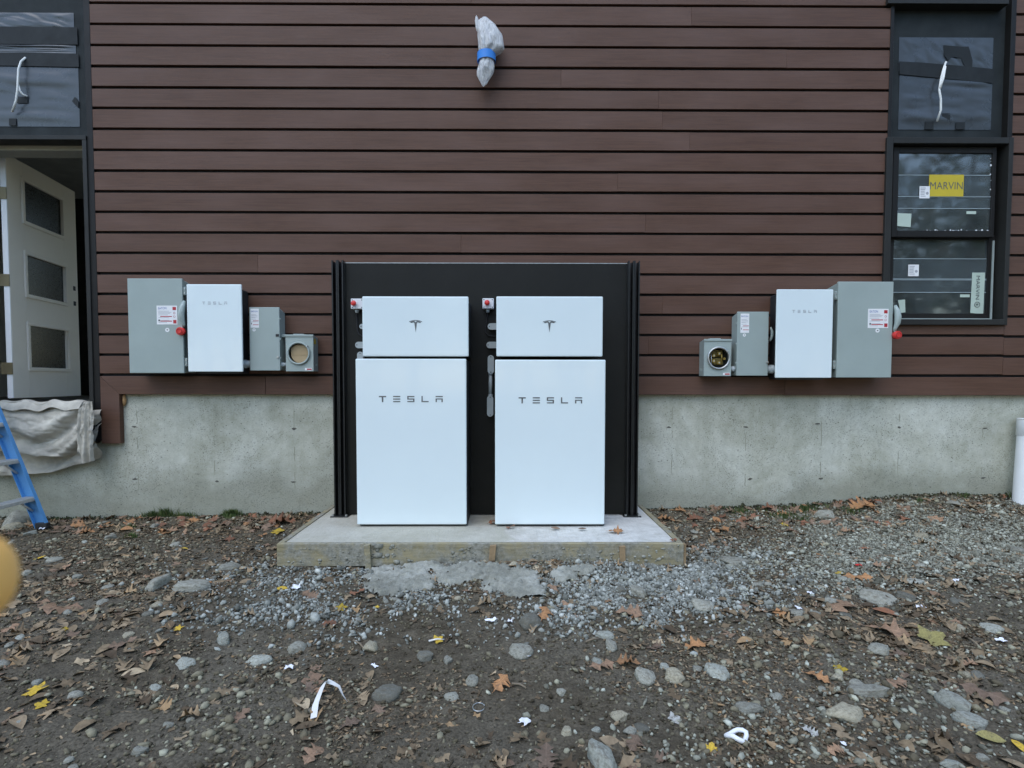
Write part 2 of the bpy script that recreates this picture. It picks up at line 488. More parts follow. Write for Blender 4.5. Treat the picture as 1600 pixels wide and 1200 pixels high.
# ------------------------------------------------------------------ object helpers
def tag(o, label=None, cat=None, group=None, kind=None):
    if label: o['label'] = label
    if cat: o['category'] = cat
    if group: o['group'] = group
    if kind: o['kind'] = kind
    return o
def empty(name, loc, label, cat, group=None):
    o = bpy.data.objects.new(name, None)
    o.empty_display_size = .05
    COL.objects.link(o); o.location = loc
    return tag(o, label, cat, group)
def link(name, me, mat, parent=None, loc=None, smooth=False):
    o = bpy.data.objects.new(name, me)
    COL.objects.link(o)
    if mat is not None and len(me.materials) == 0: me.materials.append(mat)
    if smooth: me.polygons.foreach_set('use_smooth', [True] * len(me.polygons))
    if loc is not None: o.location = loc
    if parent is not None:
        o.parent = parent
        w = parent.location.copy(); q = parent
        while q.parent is not None: q = q.parent; w += q.location
        o.location = Vector(o.location) - w if loc is not None else -w
    return o
def bm_mesh(bm, name):
    me = bpy.data.meshes.new(name); bm.to_mesh(me); bm.free(); return me
def center_mesh(me, c):
    me.transform(Matrix.Translation(-Vector(c)))
def box_bm(bm, x0, x1, y0, y1, z0, z1, bev=0., seg=1):
    g = bmesh.ops.create_cube(bm, size=1)
    vs = g['verts']
    bmesh.ops.scale(bm, vec=(x1 - x0, y1 - y0, z1 - z0), verts=vs)
    bmesh.ops.translate(bm, vec=((x0 + x1) / 2, (y0 + y1) / 2, (z0 + z1) / 2), verts=vs)
    if bev:
        es = list({e for v in vs for e in v.link_edges})
        bmesh.ops.bevel(bm, geom=es, offset=bev, segments=seg, affect='EDGES', profile=.5)
def box(name, x0, x1, y0, y1, z0, z1, mat, parent=None, bev=0., seg=1, smooth=False):
    bm = bmesh.new()
    c = Vector(((x0 + x1) / 2, (y0 + y1) / 2, (z0 + z1) / 2))
    box_bm(bm, x0 - c.x, x1 - c.x, y0 - c.y, y1 - c.y, z0 - c.z, z1 - c.z, bev, seg)
    return link(name, bm_mesh(bm, name), mat, parent, c, smooth)
def poly_prism(name, pts, y0, y1, mat, parent=None, bev=0.):
    """pts in (x, z), extruded from y0 (front) to y1 (back)"""
    cx = sum(p[0] for p in pts) / len(pts); cz = sum(p[1] for p in pts) / len(pts)
    bm = bmesh.new()
    f = [bm.verts.new((x - cx, 0, z - cz)) for x, z in pts]
    b = [bm.verts.new((x - cx, y1 - y0, z - cz)) for x, z in pts]
    bm.faces.new(f); bm.faces.new(b[::-1])
    n = len(pts)
    for i in range(n): bm.faces.new((f[i], b[i], b[(i + 1) % n], f[(i + 1) % n]))
    bmesh.ops.recalc_face_normals(bm, faces=bm.faces)
    if bev: bmesh.ops.bevel(bm, geom=list(bm.edges), offset=bev, segments=1, affect='EDGES')
    return link(name, bm_mesh(bm, name), mat, parent, Vector((cx, y0, cz)))
def tube(name, pts, r, mat, parent=None, n=8, closed=False, caps=True):
    pts = [Vector(p) for p in pts]; rs = r if isinstance(r, (list, tuple)) else [r] * len(pts)
    c = sum(pts, Vector()) / len(pts)
    vs, fs = [], []
    N = len(pts); up = None
    for i, p in enumerate(pts):
        a = pts[(i - 1) % N] if (closed or i > 0) else p
        b = pts[(i + 1) % N] if (closed or i < N - 1) else p
        t = (b - a).normalized()
        if up is None:
            up = t.orthogonal().normalized()
        up = (up - t * up.dot(t)).normalized()
        s = t.cross(up)
        for k in range(n):
            an = 2 * math.pi * k / n
            vs.append(p - c + (up * math.cos(an) + s * math.sin(an)) * rs[i])
    for i in range(N if closed else N - 1):
        j = (i + 1) % N
        for k in range(n):
            k2 = (k + 1) % n
            fs.append((i * n + k, i * n + k2, j * n + k2, j * n + k))
    if caps and not closed:
        fs.append(tuple(range(n))[::-1]); fs.append(tuple((N - 1) * n + k for k in range(n)))
    me = bpy.data.meshes.new(name); me.from_pydata(vs, [], fs); me.update()
    o = link(name, me, mat, parent, c)
    me.polygons.foreach_set('use_smooth', [len(p.vertices) == 4 for p in me.polygons])
    return o
def disc(name, c, r, depth, mat, parent=None, n=24, bev=0., smooth=True):
    """cylinder with its axis along y; c is the centre of its front face"""
    bm = bmesh.new()
    bmesh.ops.create_cone(bm, cap_ends=True, segments=n, radius1=r, radius2=r, depth=depth)
    bmesh.ops.rotate(bm, cent=(0, 0, 0), matrix=Matrix.Rotation(math.pi / 2, 3, 'X'), verts=bm.verts)
    if bev:
        es = [e for e in bm.edges if len(e.link_faces) == 2 and any(len(f.verts) > 4 for f in e.link_faces)]
        bmesh.ops.bevel(bm, geom=es, offset=bev, segments=2, affect='EDGES')
    me = bm_mesh(bm, name)
    o = link(name, me, mat, parent, Vector((c[0], c[1] + depth / 2, c[2])))
    me.polygons.foreach_set('use_smooth', [len(p.vertices) <= 4 and abs(p.normal.y) < .9 for p in me.polygons])
    return o
def ring(name, c, r, rr, mat, parent=None, n=32, k=8):
    return tube(name, [(c[0] + r * math.cos(2 * math.pi * i / n), c[1], c[2] + r * math.sin(2 * math.pi * i / n)) for i in range(n)], rr, mat, parent, k, True)
def flat_polys(name, polys, Y, thick, mat, parent):
    """several flat marks (lists of (x, z)) as one printed piece standing proud of y = Y by thick"""
    xs = [p[0] for q in polys for p in q]; zs = [p[1] for q in polys for p in q]
    cx, cz = (min(xs) + max(xs)) / 2, (min(zs) + max(zs)) / 2
    bm = bmesh.new()
    for q in polys:
        f = [bm.verts.new((x - cx, -thick, z - cz)) for x, z in q]
        b = [bm.verts.new((x - cx, 0, z - cz)) for x, z in q]
        n = len(q)
        bm.faces.new(f)
        for i in range(n): bm.faces.new((f[i], b[i], b[(i + 1) % n], f[(i + 1) % n]))
    bmesh.ops.recalc_face_normals(bm, faces=bm.faces)
    return link(name, bm_mesh(bm, name), mat, parent, Vector((cx, Y, cz)))
def R4(x0, z0, x1, z1): return [(x0, z0), (x1, z0), (x1, z1), (x0, z1)]
def text(name, body, x0, x1, zc, h, Y, mat, parent, bold=.0, rot=0.):
    cu = bpy.data.curves.new('lettering', 'FONT'); cu.body = body; cu.align_x = 'CENTER'; cu.align_y = 'CENTER'
    cu.offset = 0; cu.resolution_u = 3
    to = bpy.data.objects.new('lettering_tmp', cu); COL.objects.link(to)
    dg = bpy.context.evaluated_depsgraph_get()
    me = bpy.data.meshes.new_from_object(to.evaluated_get(dg))
    bpy.data.objects.remove(to)
    co = np.empty(len(me.vertices) * 3); me.vertices.foreach_get('co', co); co = co.reshape(-1, 3)
    mn, mx = co.min(0), co.max(0)
    co = (co - (mn + mx) / 2)
    sx = (x1 - x0) / (mx - mn)[0]; sz = h / (mx - mn)[1]
    a = co[:, 0] * sx; b = co[:, 1] * sz
    ca, sa = math.cos(rot), math.sin(rot)
    out = np.stack([a * ca - b * sa, np.zeros(len(a)), a * sa + b * ca], 1)
    me.vertices.foreach_set('co', out.ravel()); me.update()
    return link(name, me, mat, parent, Vector(((x0 + x1) / 2, Y, zc)))
def np_mesh(name, V, F, mat, smooth=False):
    """V (n,3), F (m,3) triangles"""
    me = bpy.data.meshes.new(name)
    me.vertices.add(len(V)); me.vertices.foreach_set('co', np.ascontiguousarray(V, np.float32).ravel())
    me.loops.add(F.size); me.loops.foreach_set('vertex_index', np.ascontiguousarray(F, np.int32).ravel())
    me.polygons.add(len(F))
    k = F.shape[1]
    me.polygons.foreach_set('loop_start', np.arange(0, F.size, k, dtype=np.int32))
    me.polygons.foreach_set('loop_total', np.full(len(F), k, np.int32))
    if smooth: me.polygons.foreach_set('use_smooth', np.ones(len(F), bool))
    me.update(calc_edges=True); me.validate()
    me.materials.append(mat)
    return me

def ICO_LOW():
    phi = (1 + 5 ** .5) / 2
    V = np.array([(-1, phi, 0), (1, phi, 0), (-1, -phi, 0), (1, -phi, 0), (0, -1, phi), (0, 1, phi), (0, -1, -phi), (0, 1, -phi), (phi, 0, -1), (phi, 0, 1), (-phi, 0, -1), (-phi, 0, 1)]) / 1.902
    F = np.array([(0, 11, 5), (0, 5, 1), (0, 1, 7), (0, 7, 10), (0, 10, 11), (1, 5, 9), (5, 11, 4), (11, 10, 2), (10, 7, 6), (7, 1, 8), (3, 9, 4), (3, 4, 2), (3, 2, 6), (3, 6, 8), (3, 8, 9), (4, 9, 5), (2, 4, 11), (6, 2, 10), (8, 6, 7), (9, 8, 1)])
    return V, F
# ================================================================== THE SETTING: ground
def axis(lo, hi, step, far_lo, far_hi):
    a = np.arange(lo, hi + 1e-6, step)
    def grow(start, end, s):
        out = []; x = start; st = step
        while (x < end if s > 0 else x > end):
            st = min(st * 1.35, 12); x += s * st; out.append(x)
        return out
    return np.array(sorted(grow(lo, far_lo, -1)) + list(a) + grow(hi, far_hi, 1))
gx = axis(-4.8, 4.8, .022, -90, 90); gy = axis(-3.4, .08, .02, -90, 60)
GX, GY = np.meshgrid(gx, gy)
fine = np.clip(1.3 - np.maximum(np.abs(GX) - 4.8, 0) / 3 - np.maximum(-3.4 - GY, 0) / 3, 0, 1)
GZ = gz(GX, GY) + fine * (.012 * (fbm(GX * 22, GY * 22, 9, 3) - .5) + .008 * (vnoise(GX * 60, GY * 60, 13) - .5))
GZ = np.where(GY > .5, np.minimum(GZ, .02), GZ)
nx, ny = len(gx), len(gy)
ii = (np.arange(ny - 1)[:, None] * nx + np.arange(nx - 1)[None]).ravel()
GF = np.stack([ii, ii + 1, ii + nx + 1, ii + nx], 1)
ground = link('ground', np_mesh('ground', np.stack([GX.ravel(), GY.ravel(), GZ.ravel()], 1), GF, M['soil'], True), None)
tag(ground, kind='structure')

# ================================================================== HOUSE
house = empty('house', (0, .1, 0), 'house wall of dark brown horizontal boards on a grey concrete foundation', 'house')
ROW0, ROWH, GAP = 2.91872610 + ZC, 0.158915478, .021
def gap_z(k): return ROW0 - k * ROWH
R_ROWS = [22.3, 54, 85, 116, 147, 178.5, 210, 240.7, 273, 304, 336, 367.8, 399, 430, 462.5, 494.6, 526, 557, 588]
def gap_r(k):
    return P(1590, R_ROWS[k] if k >= 0 else R_ROWS[0] + 31.5 * k, 0).z
XL, XWL, XWR, XR = -3.232, 2.972, 3.945, 6.4      # clad wall from the door frame to the window, and beyond
XDL = -4.42                                        # left side of the door opening (out of view)
TRIM_Z0 = 1.050
# foundation: a slab of wall with tie pits and form seams standing slightly proud
fx0, fx1, fz1 = -7.0, 6.6, 1.12
fv = []
XO0, XO1 = XDL - .05, P(137, 300, -.01).x
bm = bmesh.new()
prof_ = [(fx0, -.3), (fx1, -.3), (fx1, fz1), (XO1, fz1), (XO1, .92), (XO0, .92), (XO0, fz1), (fx0, fz1)]
f_ = [bm.verts.new((x, .045, z)) for x, z in prof_]; b_ = [bm.verts.new((x, .35, z)) for x, z in prof_]
bm.faces.new(f_); bm.faces.new(b_[::-1])
for i in range(8): bm.faces.new((f_[i], b_[i], b_[(i + 1) % 8], f_[(i + 1) % 8]))
bmesh.ops.recalc_face_normals(bm, faces=bm.faces)
link('foundation_wall', bm_mesh(bm, 'foundation_wall'), M['foundation'], house)
for px in (215, 335, 460, 1050, 1165, 1283, 1404, 1535):
    for py in (665, 748):
        if random.random() < .25: continue
        p = P(px + random.uniform(-7, 7), py + random.uniform(-6, 6), .045)
        bm = bmesh.new(); bmesh.ops.create_icosphere(bm, subdivisions=1, radius=1)
        for v in bm.verts: v.co = Vector((v.co.x * random.uniform(.010, .032), v.co.y * .004, v.co.z * random.uniform(.004, .012)))
        link('tie_mark', bm_mesh(bm, 'tie_mark'), simple('tie_dark', (.10, .095, .08), .9, var=.4, scale=60), house, p)
    x = P(px, 700, .045).x
    zs_ = random.uniform(.25, .4)
    while zs_ < .9:
        ln_ = random.uniform(.05, .2)
        pts = [(x + random.uniform(-.003, .003), z) for z in np.linspace(zs_, zs_ + ln_, 6)]
        poly_prism('form_seam', [(q[0] - random.uniform(.001, .004), q[1]) for q in pts] + [(q[0] + random.uniform(.001, .004), q[1]) for q in pts[::-1]], .0443, .05, M['foundation'], house)
        zs_ += ln_ + random.uniform(.05, .25)
# backing behind the open joints, as pieces round the openings
ZT = 6.2
def back(x0, x1, z0, z1): box('sheathing', x0, x1, .022, .20, z0, z1, M['black_backing'], house)
back(XL - .03, XWL + .02, TRIM_Z0 + .02, ZT)
back(XWR - .02, XR, TRIM_Z0 + .02, ZT)
back(-7, XDL - .05, TRIM_Z0 + .02, ZT)
back(XDL - .05, XL - .03, 4.25, ZT)
back(XWL + .02, XWR - .02, 4.25, ZT)
back(XWL + .02, XWR - .02, TRIM_Z0 + .02, 1.60)
def board(x0, x1, z0, z1, y0=0.):
    o = box('cladding_board', x0, x1, y0, y0 + .021, z0, z1, M['siding'], house, .0016)
    return o
jr = random.Random(5)
for k in range(-2, 18):
    z1, z0 = gap_z(k) - GAP / 2, gap_z(k + 1) + GAP / 2
    cuts = sorted(([jr.uniform(XL + .5, XWL - .5)] if jr.random() < .75 else []) + ([jr.uniform(XL + .5, XWL - .5)] if jr.random() < .2 else []))
    if len(cuts) == 2 and cuts[1] - cuts[0] < 1.2: cuts = cuts[:1]
    xs = [XL] + cuts + [XWL]
    for a, b in zip(xs, xs[1:]):
        board(a + (.0003 if a > XL else 0), b - (.0003 if b < XWL else 0), z0 + jr.uniform(-.0012, .0012), z1 + jr.uniform(-.0014, .0014), jr.uniform(0, .0005))
    board(XWR, XR, gap_r(k + 1) + GAP / 2, gap_r(k) - GAP / 2, jr.uniform(0, .0012))
    if 1.1 < z0: board(-6.9, XDL - .06, z0, z1)
# boards under the window
for k in range(15, 18):
    pass
for k in range(14, 18):
    z1, z0 = gap_z(k) - GAP / 2, gap_z(k + 1) + GAP / 2
    z1 = min(z1, 1.605)
    if z1 - z0 > .02: board(XWL + .002, XWR - .002, z0, z1, .0006)
# higher storeys, plain wall
box('upper_wall', -6.9, XR, -.004, .02, gap_z(-2) + .02, ZT, M['siding'], house)
# base trim boards, the left return mitred
tz1 = gap_z(18) - GAP / 2
vx0 = XL + .005; vx1 = P(187, 650, -.004).x
zb = P(170, 693, -.004).z
poly_prism('trim_board', [(vx0, zb), (vx1, zb), (vx1, TRIM_Z0), (vx0, tz1 - .001)], -.004, .044, M['siding'], house, .002)
xj = P(415, 600, 0).x
poly_prism('trim_board', [(vx0 + .002, tz1), (vx1 + .001, TRIM_Z0), (xj - .001, TRIM_Z0), (xj - .001, tz1)], -.004, .044, M['siding'], house, .002)
box('trim_board', xj + .001, 2.2, -.004, .044, TRIM_Z0, tz1, M['siding'], house, .002)
box('trim_board', 2.202, XR, -.004, .044, TRIM_Z0 - .003, tz1 - .002, M['siding'], house, .002)
# torn insulation showing beside the short trim
pi = P(194, 625, .03)
bm = bmesh.new(); bmesh.ops.create_icosphere(bm, subdivisions=2, radius=1)
for v in bm.verts: v.co = Vector((v.co.x * .016, v.co.y * .014, v.co.z * .05)) * random.uniform(.8, 1.2)
link('foam_filler', bm_mesh(bm, 'foam_filler'), M['insulation'], house, pi, True)

# ---- door opening
DX0, DX1, DZ0, DZ1 = XDL, XL - .075, .985, P(70, 215, .0).z
fr = M['frame_grey']
FX = P(137, 300, -.01).x
box('door_frame', FX - .033, FX, -.012, .10, .66, P(60, 213, 0).z, fr, house, .002)
box('door_frame', FX + .0, XL + .004, -.002, .05, .68, 4.25, M['frame_dark'], house, .002)
box('door_frame', DX0 - .05, FX, -.014, .10, P(60, 219, 0).z, P(60, 212.5, 0).z, fr, house, .002)
box('door_frame', DX0 - .05, DX0, -.012, .10, .66, P(60, 213, 0).z, fr, house, .002)
hz = P(60, 235, .1).z
box('head_jamb', DX0, FX - .033, .10, .25, hz, hz + .12, M['jamb_wood'], house, .002)
box('threshold', DX0, FX - .033, -.01, .32, .93, .975, M['frame_dark'], house, .004)
box('threshold_face', DX0, FX - .033, .02, .045, .60, .93, M['frame_dark'], house)
# hinge-side jamb
box('side_jamb', DX0, DX0 + .04, .10, .30, .975, hz, M['jamb_wood'], house, .002)
box('weather_strip', DX0 + .04, DX0 + .062, .12, .30, .975, hz, M['rubber_black'], house)
# room behind: some walls dark, the rest pale to bounce light onto the door
rx0, rx1, ry0, ry1, rz0, rz1 = -6.4, -.8, .30, 3.6, .95, 3.75
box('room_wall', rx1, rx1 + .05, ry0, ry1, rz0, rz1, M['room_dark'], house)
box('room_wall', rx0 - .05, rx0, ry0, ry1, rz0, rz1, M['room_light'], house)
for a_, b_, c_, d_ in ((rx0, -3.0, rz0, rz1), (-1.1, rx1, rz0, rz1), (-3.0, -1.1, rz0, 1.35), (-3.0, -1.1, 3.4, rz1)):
    box('room_wall', a_, b_, ry1, ry1 + .05, c_, d_, M['room_dark'], house)     # leaves an unseen opening, added to let skylight onto the door
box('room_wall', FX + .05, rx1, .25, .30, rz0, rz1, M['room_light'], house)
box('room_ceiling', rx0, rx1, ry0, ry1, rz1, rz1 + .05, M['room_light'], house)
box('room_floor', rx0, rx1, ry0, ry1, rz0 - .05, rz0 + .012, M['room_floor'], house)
# the door, standing open into the room
hA = Vector((-.8933 * 4.69, 4.69 - DW, 0)); hB = Vector((-.773 * 5.62, 5.62 - DW, 0))
dW = (hB - hA).length; dd = (hB - hA) / dW
dn = Vector((dd.y, -dd.x, 0))                # towards +x, the face in view
door = bpy.data.objects.new('door', None); COL.objects.link(door); door.parent = house
door.location = hA + Vector((0, 0, 1.0)) - house.location
door.rotation_euler = (0, 0, math.atan2(dd.y, dd.x))
def dpart(name, s0, s1, n0, n1, z0, z1, mat, bev=.0):
    """n is depth behind the visible face (positive = away from the viewer)"""
    bm = bmesh.new()
    c = Vector(((s0 + s1) / 2, (n0 + n1) / 2, (z0 + z1) / 2))
    box_bm(bm, s0 - c.x, s1 - c.x, n0 - c.y, n1 - c.y, z0 - c.z, z1 - c.z, bev)
    o = bpy.data.objects.new(name, bm_mesh(bm, name)); COL.objects.link(o); o.data.materials.append(mat)
    o.parent = door; o.location = c
    return o
panes = [(.165, .75, 1.52, 1.925), (.17, .765, .885, 1.29), (.178, .785, .245, .675)]
DT = .045
dpart('door_stile', 0, .195, 0, DT, .008, 2.05, M['door_white'], .002)
dpart('door_stile', .73, dW, 0, DT, .008, 2.05, M['door_white'], .002)
zz = [.008] + [v for (a, b, c, d) in panes[::-1] for v in (c + .03, d - .03)] + [2.05]
for a, b in zip(zz[::2], zz[1::2]): dpart('door_rail', .195, .73, 0, DT, a, b, M['door_white'])
for (s0, s1, z0, z1) in panes:
    dpart('pane', s0 + .03, s1 - .03, .012, .024, z0 + .03, z1 - .03, M['frosted_glass'])
    for a, b, c, d in ((s0, s1, z1 - .032, z1), (s0, s1, z0, z0 + .032), (s0, s0 + .032, z0 + .032, z1 - .032), (s1 - .032, s1, z0 + .032, z1 - .032)):
        dpart('pane_frame', a, b, -.014, .012, c, d, M['door_white'], .003)
dpart('door_edge', -.006, 0, .002, DT - .002, .01, 2.048, M['door_edge'])
for z in (1.08, .93): 
    o = dpart('lock_bore', .865, .905, -.002, .002, z - .022, z + .022, M['rubber_black'], .0019)
for z in (1.72, 1.0, .26):
    o = dpart('hinge', -.012, -.005, -.002, .085, z - .05, z + .05, M['hinge_bronze'], .001)

# ---- membrane panels over door and window, with sheet, tape and cable
def membrane(x0, x1, z0, z1, Y, name, sheets, tapes, cable, cseed):
    mp = bpy.data.objects.new(name, None); COL.objects.link(mp); mp.parent = house
    mp.location = Vector(((x0 + x1) / 2, Y, z0)) - house.location
    box('membrane_backing', x0, x1, Y, Y + .03, z0, z1, M['membrane'], mp)
    rr = np.random.default_rng(cseed)
    for (a, b, c, d, kind) in sheets:
        X0, X1, Z0, Z1 = rect(a, b, c, d, Y)
        nx_, nz_ = 60, 34
        u, v = np.meshgrid(np.linspace(0, 1, nx_), np.linspace(0, 1, nz_))
        X = X0 + (X1 - X0) * u; Z = Z0 + (Z1 - Z0) * v
        if kind == 'h': W = .024 * (fbm(u * 1.3 + cseed, v * 4.2 + .6 * u, cseed, 3) - .5)
        else: W = .022 * (fbm(u * 6 + v * 1.5, v * 1.2 - u * .8, cseed + 3, 3) - .5)
        edge = np.minimum(np.minimum(u, 1 - u) * 8, np.minimum(v, 1 - v) * 5).clip(0, 1)
        Yy = Y - .003 - np.abs(W) * edge * 1.25
        V = np.stack([X.ravel(), Yy.ravel(), Z.ravel()], 1); c0 = V.mean(0)
        i = (np.arange(nz_ - 1)[:, None] * nx_ + np.arange(nx_ - 1)[None]).ravel()
        link('plastic_sheet', np_mesh('plastic_sheet', V - c0, np.stack([i, i + 1, i + nx_ + 1, i + nx_], 1), M['plastic_sheet'], True), None, mp, Vector(c0))
    for t_ in tapes:
        pts = [P(x, y, Y) for x, y in t_]
        poly_prism('tape_strip', [(p.x, p.z) for p in pts][::-1], Y - .0105 - .0006 * random.random(), Y - .0085, M['tape_black'], mp)
    for cpts in cable:
        tube('cable', [P(x, y, Y - dy) for x, y, dy in cpts], .0075, M['cable_white'], mp, 8)
ZH = P(60, 213, 0).z
membrane(DX0 - .05, FX, ZH, 4.25, .05, 'membrane_panel',
    [(-70, 116, 20, 46, 'd'), (-70, 119, 68, 86, 'h'), (-70, 124, 102, 198, 'h')],
    [[(-80, 42), (122, 44), (123, 71), (-80, 69)], [(-80, 83), (124, 85), (125, 106), (-80, 102)],
     [(119, 152), (124, 160), (124, 170), (114, 159)], [(28, 152), (45, 152), (45, 162), (28, 162)], [(16, 186), (27, 186), (27, 197), (16, 197)]],
    [[(40, 90, .01), (33, 96, .03), (29, 108, .045), (28, 125, .05), (27.5, 140, .05), (25, 158, .045), (19, 175, .03)],
     [(28, 130, .045), (31, 142, .04), (36, 148, .03), (43, 150.5, .012)]], 3)
membrane(XWL + .01, XWR - .005, P(1480, 216, 0).z, 4.25, .05, 'membrane_panel',
    [(1404, 1551, 59, 112, 'd'), (1404, 1549, 116, 203, 'h')],
    [[(1404, 97), (1440, 99), (1500, 104), (1552, 109), (1550, 131), (1404, 117)],
     [(1470, 178), (1483, 178), (1483, 188), (1470, 188)], [(1444, 191), (1457, 191), (1457, 203), (1444, 203)], [(1492, 192), (1506, 192), (1506, 203), (1492, 203)],
     [(1473, 72), (1500, 74), (1512, 74), (1518, 96), (1516, 117), (1509, 112), (1500, 92), (1486, 90), (1480, 96), (1474, 88)]],
    [[(1478, 97, .01), (1474, 108, .03), (1470, 124, .045), (1467.5, 140, .05), (1470, 155, .05), (1470, 172, .045), (1464, 190, .03)],
     [(1477, 104, .03), (1474, 122, .05), (1469, 138, .055)]], 8)
# frame edges round the right-hand panel and the window
def casing(x0, x1, y0, y1, Y0, Y1, mat, parent, name='frame_edge', bev=.002):
    X0, X1, Z0, Z1 = rect(x0, x1, y0, y1, Y0)
    return box(name, X0, X1, Y0, Y1, Z0, Z1, mat, parent, bev)
casing(1388, 1577, -4, 5.5, -.03, .05, M['frame_grey'], house, 'upper_sill')
ZW1 = P(1480, 216, 0).z; ZW0 = P(1480, 508, -.01).z
box('frame_edge', XWL - .004, XWL + .022, -.006, .06, ZW1, 4.2, M['frame_dark'], house, .002)
box('frame_edge', XWR - .035, XWR + .004, -.004, .06, ZW1, 4.2, M['frame_dark'], house, .002)

# ---- window
win = bpy.data.objects.new('window', None); COL.objects.link(win); win.parent = house
win.location = Vector(((XWL + XWR) / 2, 0, ZW0)) - house.location
wx0, wx1 = XWL - .018, XWR + .004
box('window_frame', wx0, wx0 + .05, -.022, .12, ZW0, ZW1, M['frame_grey'], win, .003)
box('window_frame', wx1 - .036, wx1, -.022, .12, ZW0, ZW1, M['frame_grey'], win, .003)
box('window_frame', wx0 + .05, wx1 - .036, -.020, .12, ZW1 - .048, ZW1, M['frame_grey'], win, .003)
box('window_sill', wx0 + .05, wx1 - .036, -.030, .12, ZW0, ZW0 + .045, M['frame_grey'], win, .003)
# sashes: the upper one nearer, the lower one set back
def sash(xs, ys, Y, rail, name):
    X0, X1, Z0, Z1 = rect(*xs, *ys, Y)
    box(name, X0 - rail[0], X0, Y - .012, Y + .03, Z0 - rail[2], Z1 + rail[3], M['frame_dark'], win, .002)
    box(name, X1, X1 + rail[1], Y - .012, Y + .03, Z0 - rail[2], Z1 + rail[3], M['frame_dark'], win, .002)
    box(name, X0, X1, Y - .010, Y + .03, Z1, Z1 + rail[3], M['frame_dark'], win, .002)
    box(name, X0, X1, Y - .014, Y + .03, Z0 - rail[2], Z0, M['frame_dark'], win, .002)
    box('pane', X0, X1, Y, Y + .006, Z0, Z1, M['glass'], win)
sash((1402, 1547.5), (240, 361), .035, (.045, .03, .05, .05), 'sash')
sash((1394, 1541), (374, 490), .075, (.04, .05, .045, .03), 'sash')
box('glazing_bead', P(1549, 430, .06).x, P(1551.5, 430, .06).x, .055, .064, P(1500, 500, .06).z, P(1500, 376, .06).z, simple('bead', (.33, .38, .36), .5), win)
box('glazing_bead', P(1400, 499, .05).x, P(1549, 499, .05).x, .045, .054, P(1480, 501, .05).z, P(1480, 497.5, .05).z, M['bead'], win)
# caulk crumbs and pale drips along the glass edge
crumb_r = random.Random(3)
V = []
def crumbs(name, pts, mat, parent):
    bm = bmesh.new()
    c0 = pts[0]
    for p in pts:
        g = bmesh.ops.create_icosphere(bm, subdivisions=1, radius=crumb_r.uniform(.002, .006))
        for v in g['verts']: v.co = Vector((v.co.x * crumb_r.uniform(.6, 1.6), v.co.y * .5, v.co.z * crumb_r.uniform(.5, 1.3))) + (p - c0)
    o = link(name, bm_mesh(bm, name), mat, parent, c0)
    return o
crumbs('plaster_specks', [P(1548.5 + crumb_r.uniform(-1, 1), y, .032) for y in np.sort(RNG.uniform(245, 345, 17))] + [P(x, 360 + crumb_r.uniform(-1, 1), .032) for x in RNG.uniform(1440, 1545, 26)], M['paper_white'], win)
# protective film bands
def band(y0, y1, x0, x1, Y, pieces):
    X0, X1, Z0, Z1 = rect(x0, x1, y0, y1, Y)
    box('film_band', X0, X1, Y - .003, Y - .002, Z0, Z1, M['film'], win)
    for ye in (y0, y1):
        Xa, Xb, Za, Zb = rect(x0, x1, ye - .35, ye + .35, Y)
        box('film_edge', Xa, Xb, Y - .0045, Y - .0035, Za, Zb, simple('film_edge', (.40, .48, .50), .5), win)
band(274, 307.5, 1402.5, 1547, .035, 1)
band(307.9, 326, 1402.5, 1547, .035, 1)
band(404.5, 436, 1394.5, 1540.5, .075, 1)
band(437.5, 457, 1394.5, 1540.5, .075, 1)
# stickers
def stick(x0, x1, y0, y1, Y, mat, parent, name='sticker', t=.0012):
    X0, X1, Z0, Z1 = rect(x0, x1, y0, y1, Y)
    return box(name, X0, X1, Y - t, Y, Z0, Z1, mat, parent), (X0, X1, Z0, Z1)
YA, YB = .035 - .005, .075 - .005
_, r_ = stick(1451.5, 1505.5, 273, 307, YA, M['sticker_yellow'], win)
X0, X1, Z0, Z1 = rect(1453, 1504, 284.5, 296, YA)
text('lettering', 'MARVIN', X0, X1, (Z0 + Z1) / 2, Z1 - Z0, YA - .0018, simple('ink_slate', (.10, .11, .09), .5), win, .004)
def tiny_label(x0, x1, y0, y1, Y):
    o, (X0, X1, Z0, Z1) = stick(x0, x1, y0, y1, Y, M['sticker_white'], win)
    w, h = X1 - X0, Z1 - Z0
    flat_polys('print', [R4(X0 + .1 * w, Z0 + h * q, X0 + w * e, Z0 + h * (q + .06)) for q, e in ((.82, .6), (.68, .55), (.55, .5), (.42, .55), (.3, .5), (.15, .6))], Y - .0012, .0004, M['ink_grey'], win)
    flat_polys('print', [[(X0 + w * (.76 + .14 * math.cos(a)), Z0 + h * (.42 + .12 * math.sin(a))) for a in np.linspace(0, 6.28, 11)[:-1]]], Y - .0012, .0004, M['ink_grey'], win)
tiny_label(1436.5, 1452.5, 291, 310, YA - .002)
tiny_label(1419, 1435.5, 413.5, 431.5, YB)
p4 = [P(x, y, YA) for x, y in ((1402, 333), (1424, 334), (1422.5, 355), (1400.5, 353))]
poly_prism('sticker', [(p.x, p.z) for p in p4][::-1], YA - .0012, YA, M['sticker_green'], win)
stick(1510, 1525, 330, 334.5, YA, M['sticker_green'], win)
stick(1500, 1515, 460, 464.5, YB, M['sticker_green'], win)
p4 = [P(x, y, YB) for x, y in ((1403, 469), (1414, 468), (1414.5, 488), (1407, 489))]
poly_prism('sticker', [(p.x, p.z) for p in p4][::-1], YB - .0012, YB, M['sticker_green'], win)
p4 = [P(x, y, YB) for x, y in ((1519, 426), (1539, 426), (1536, 491), (1516, 489))]
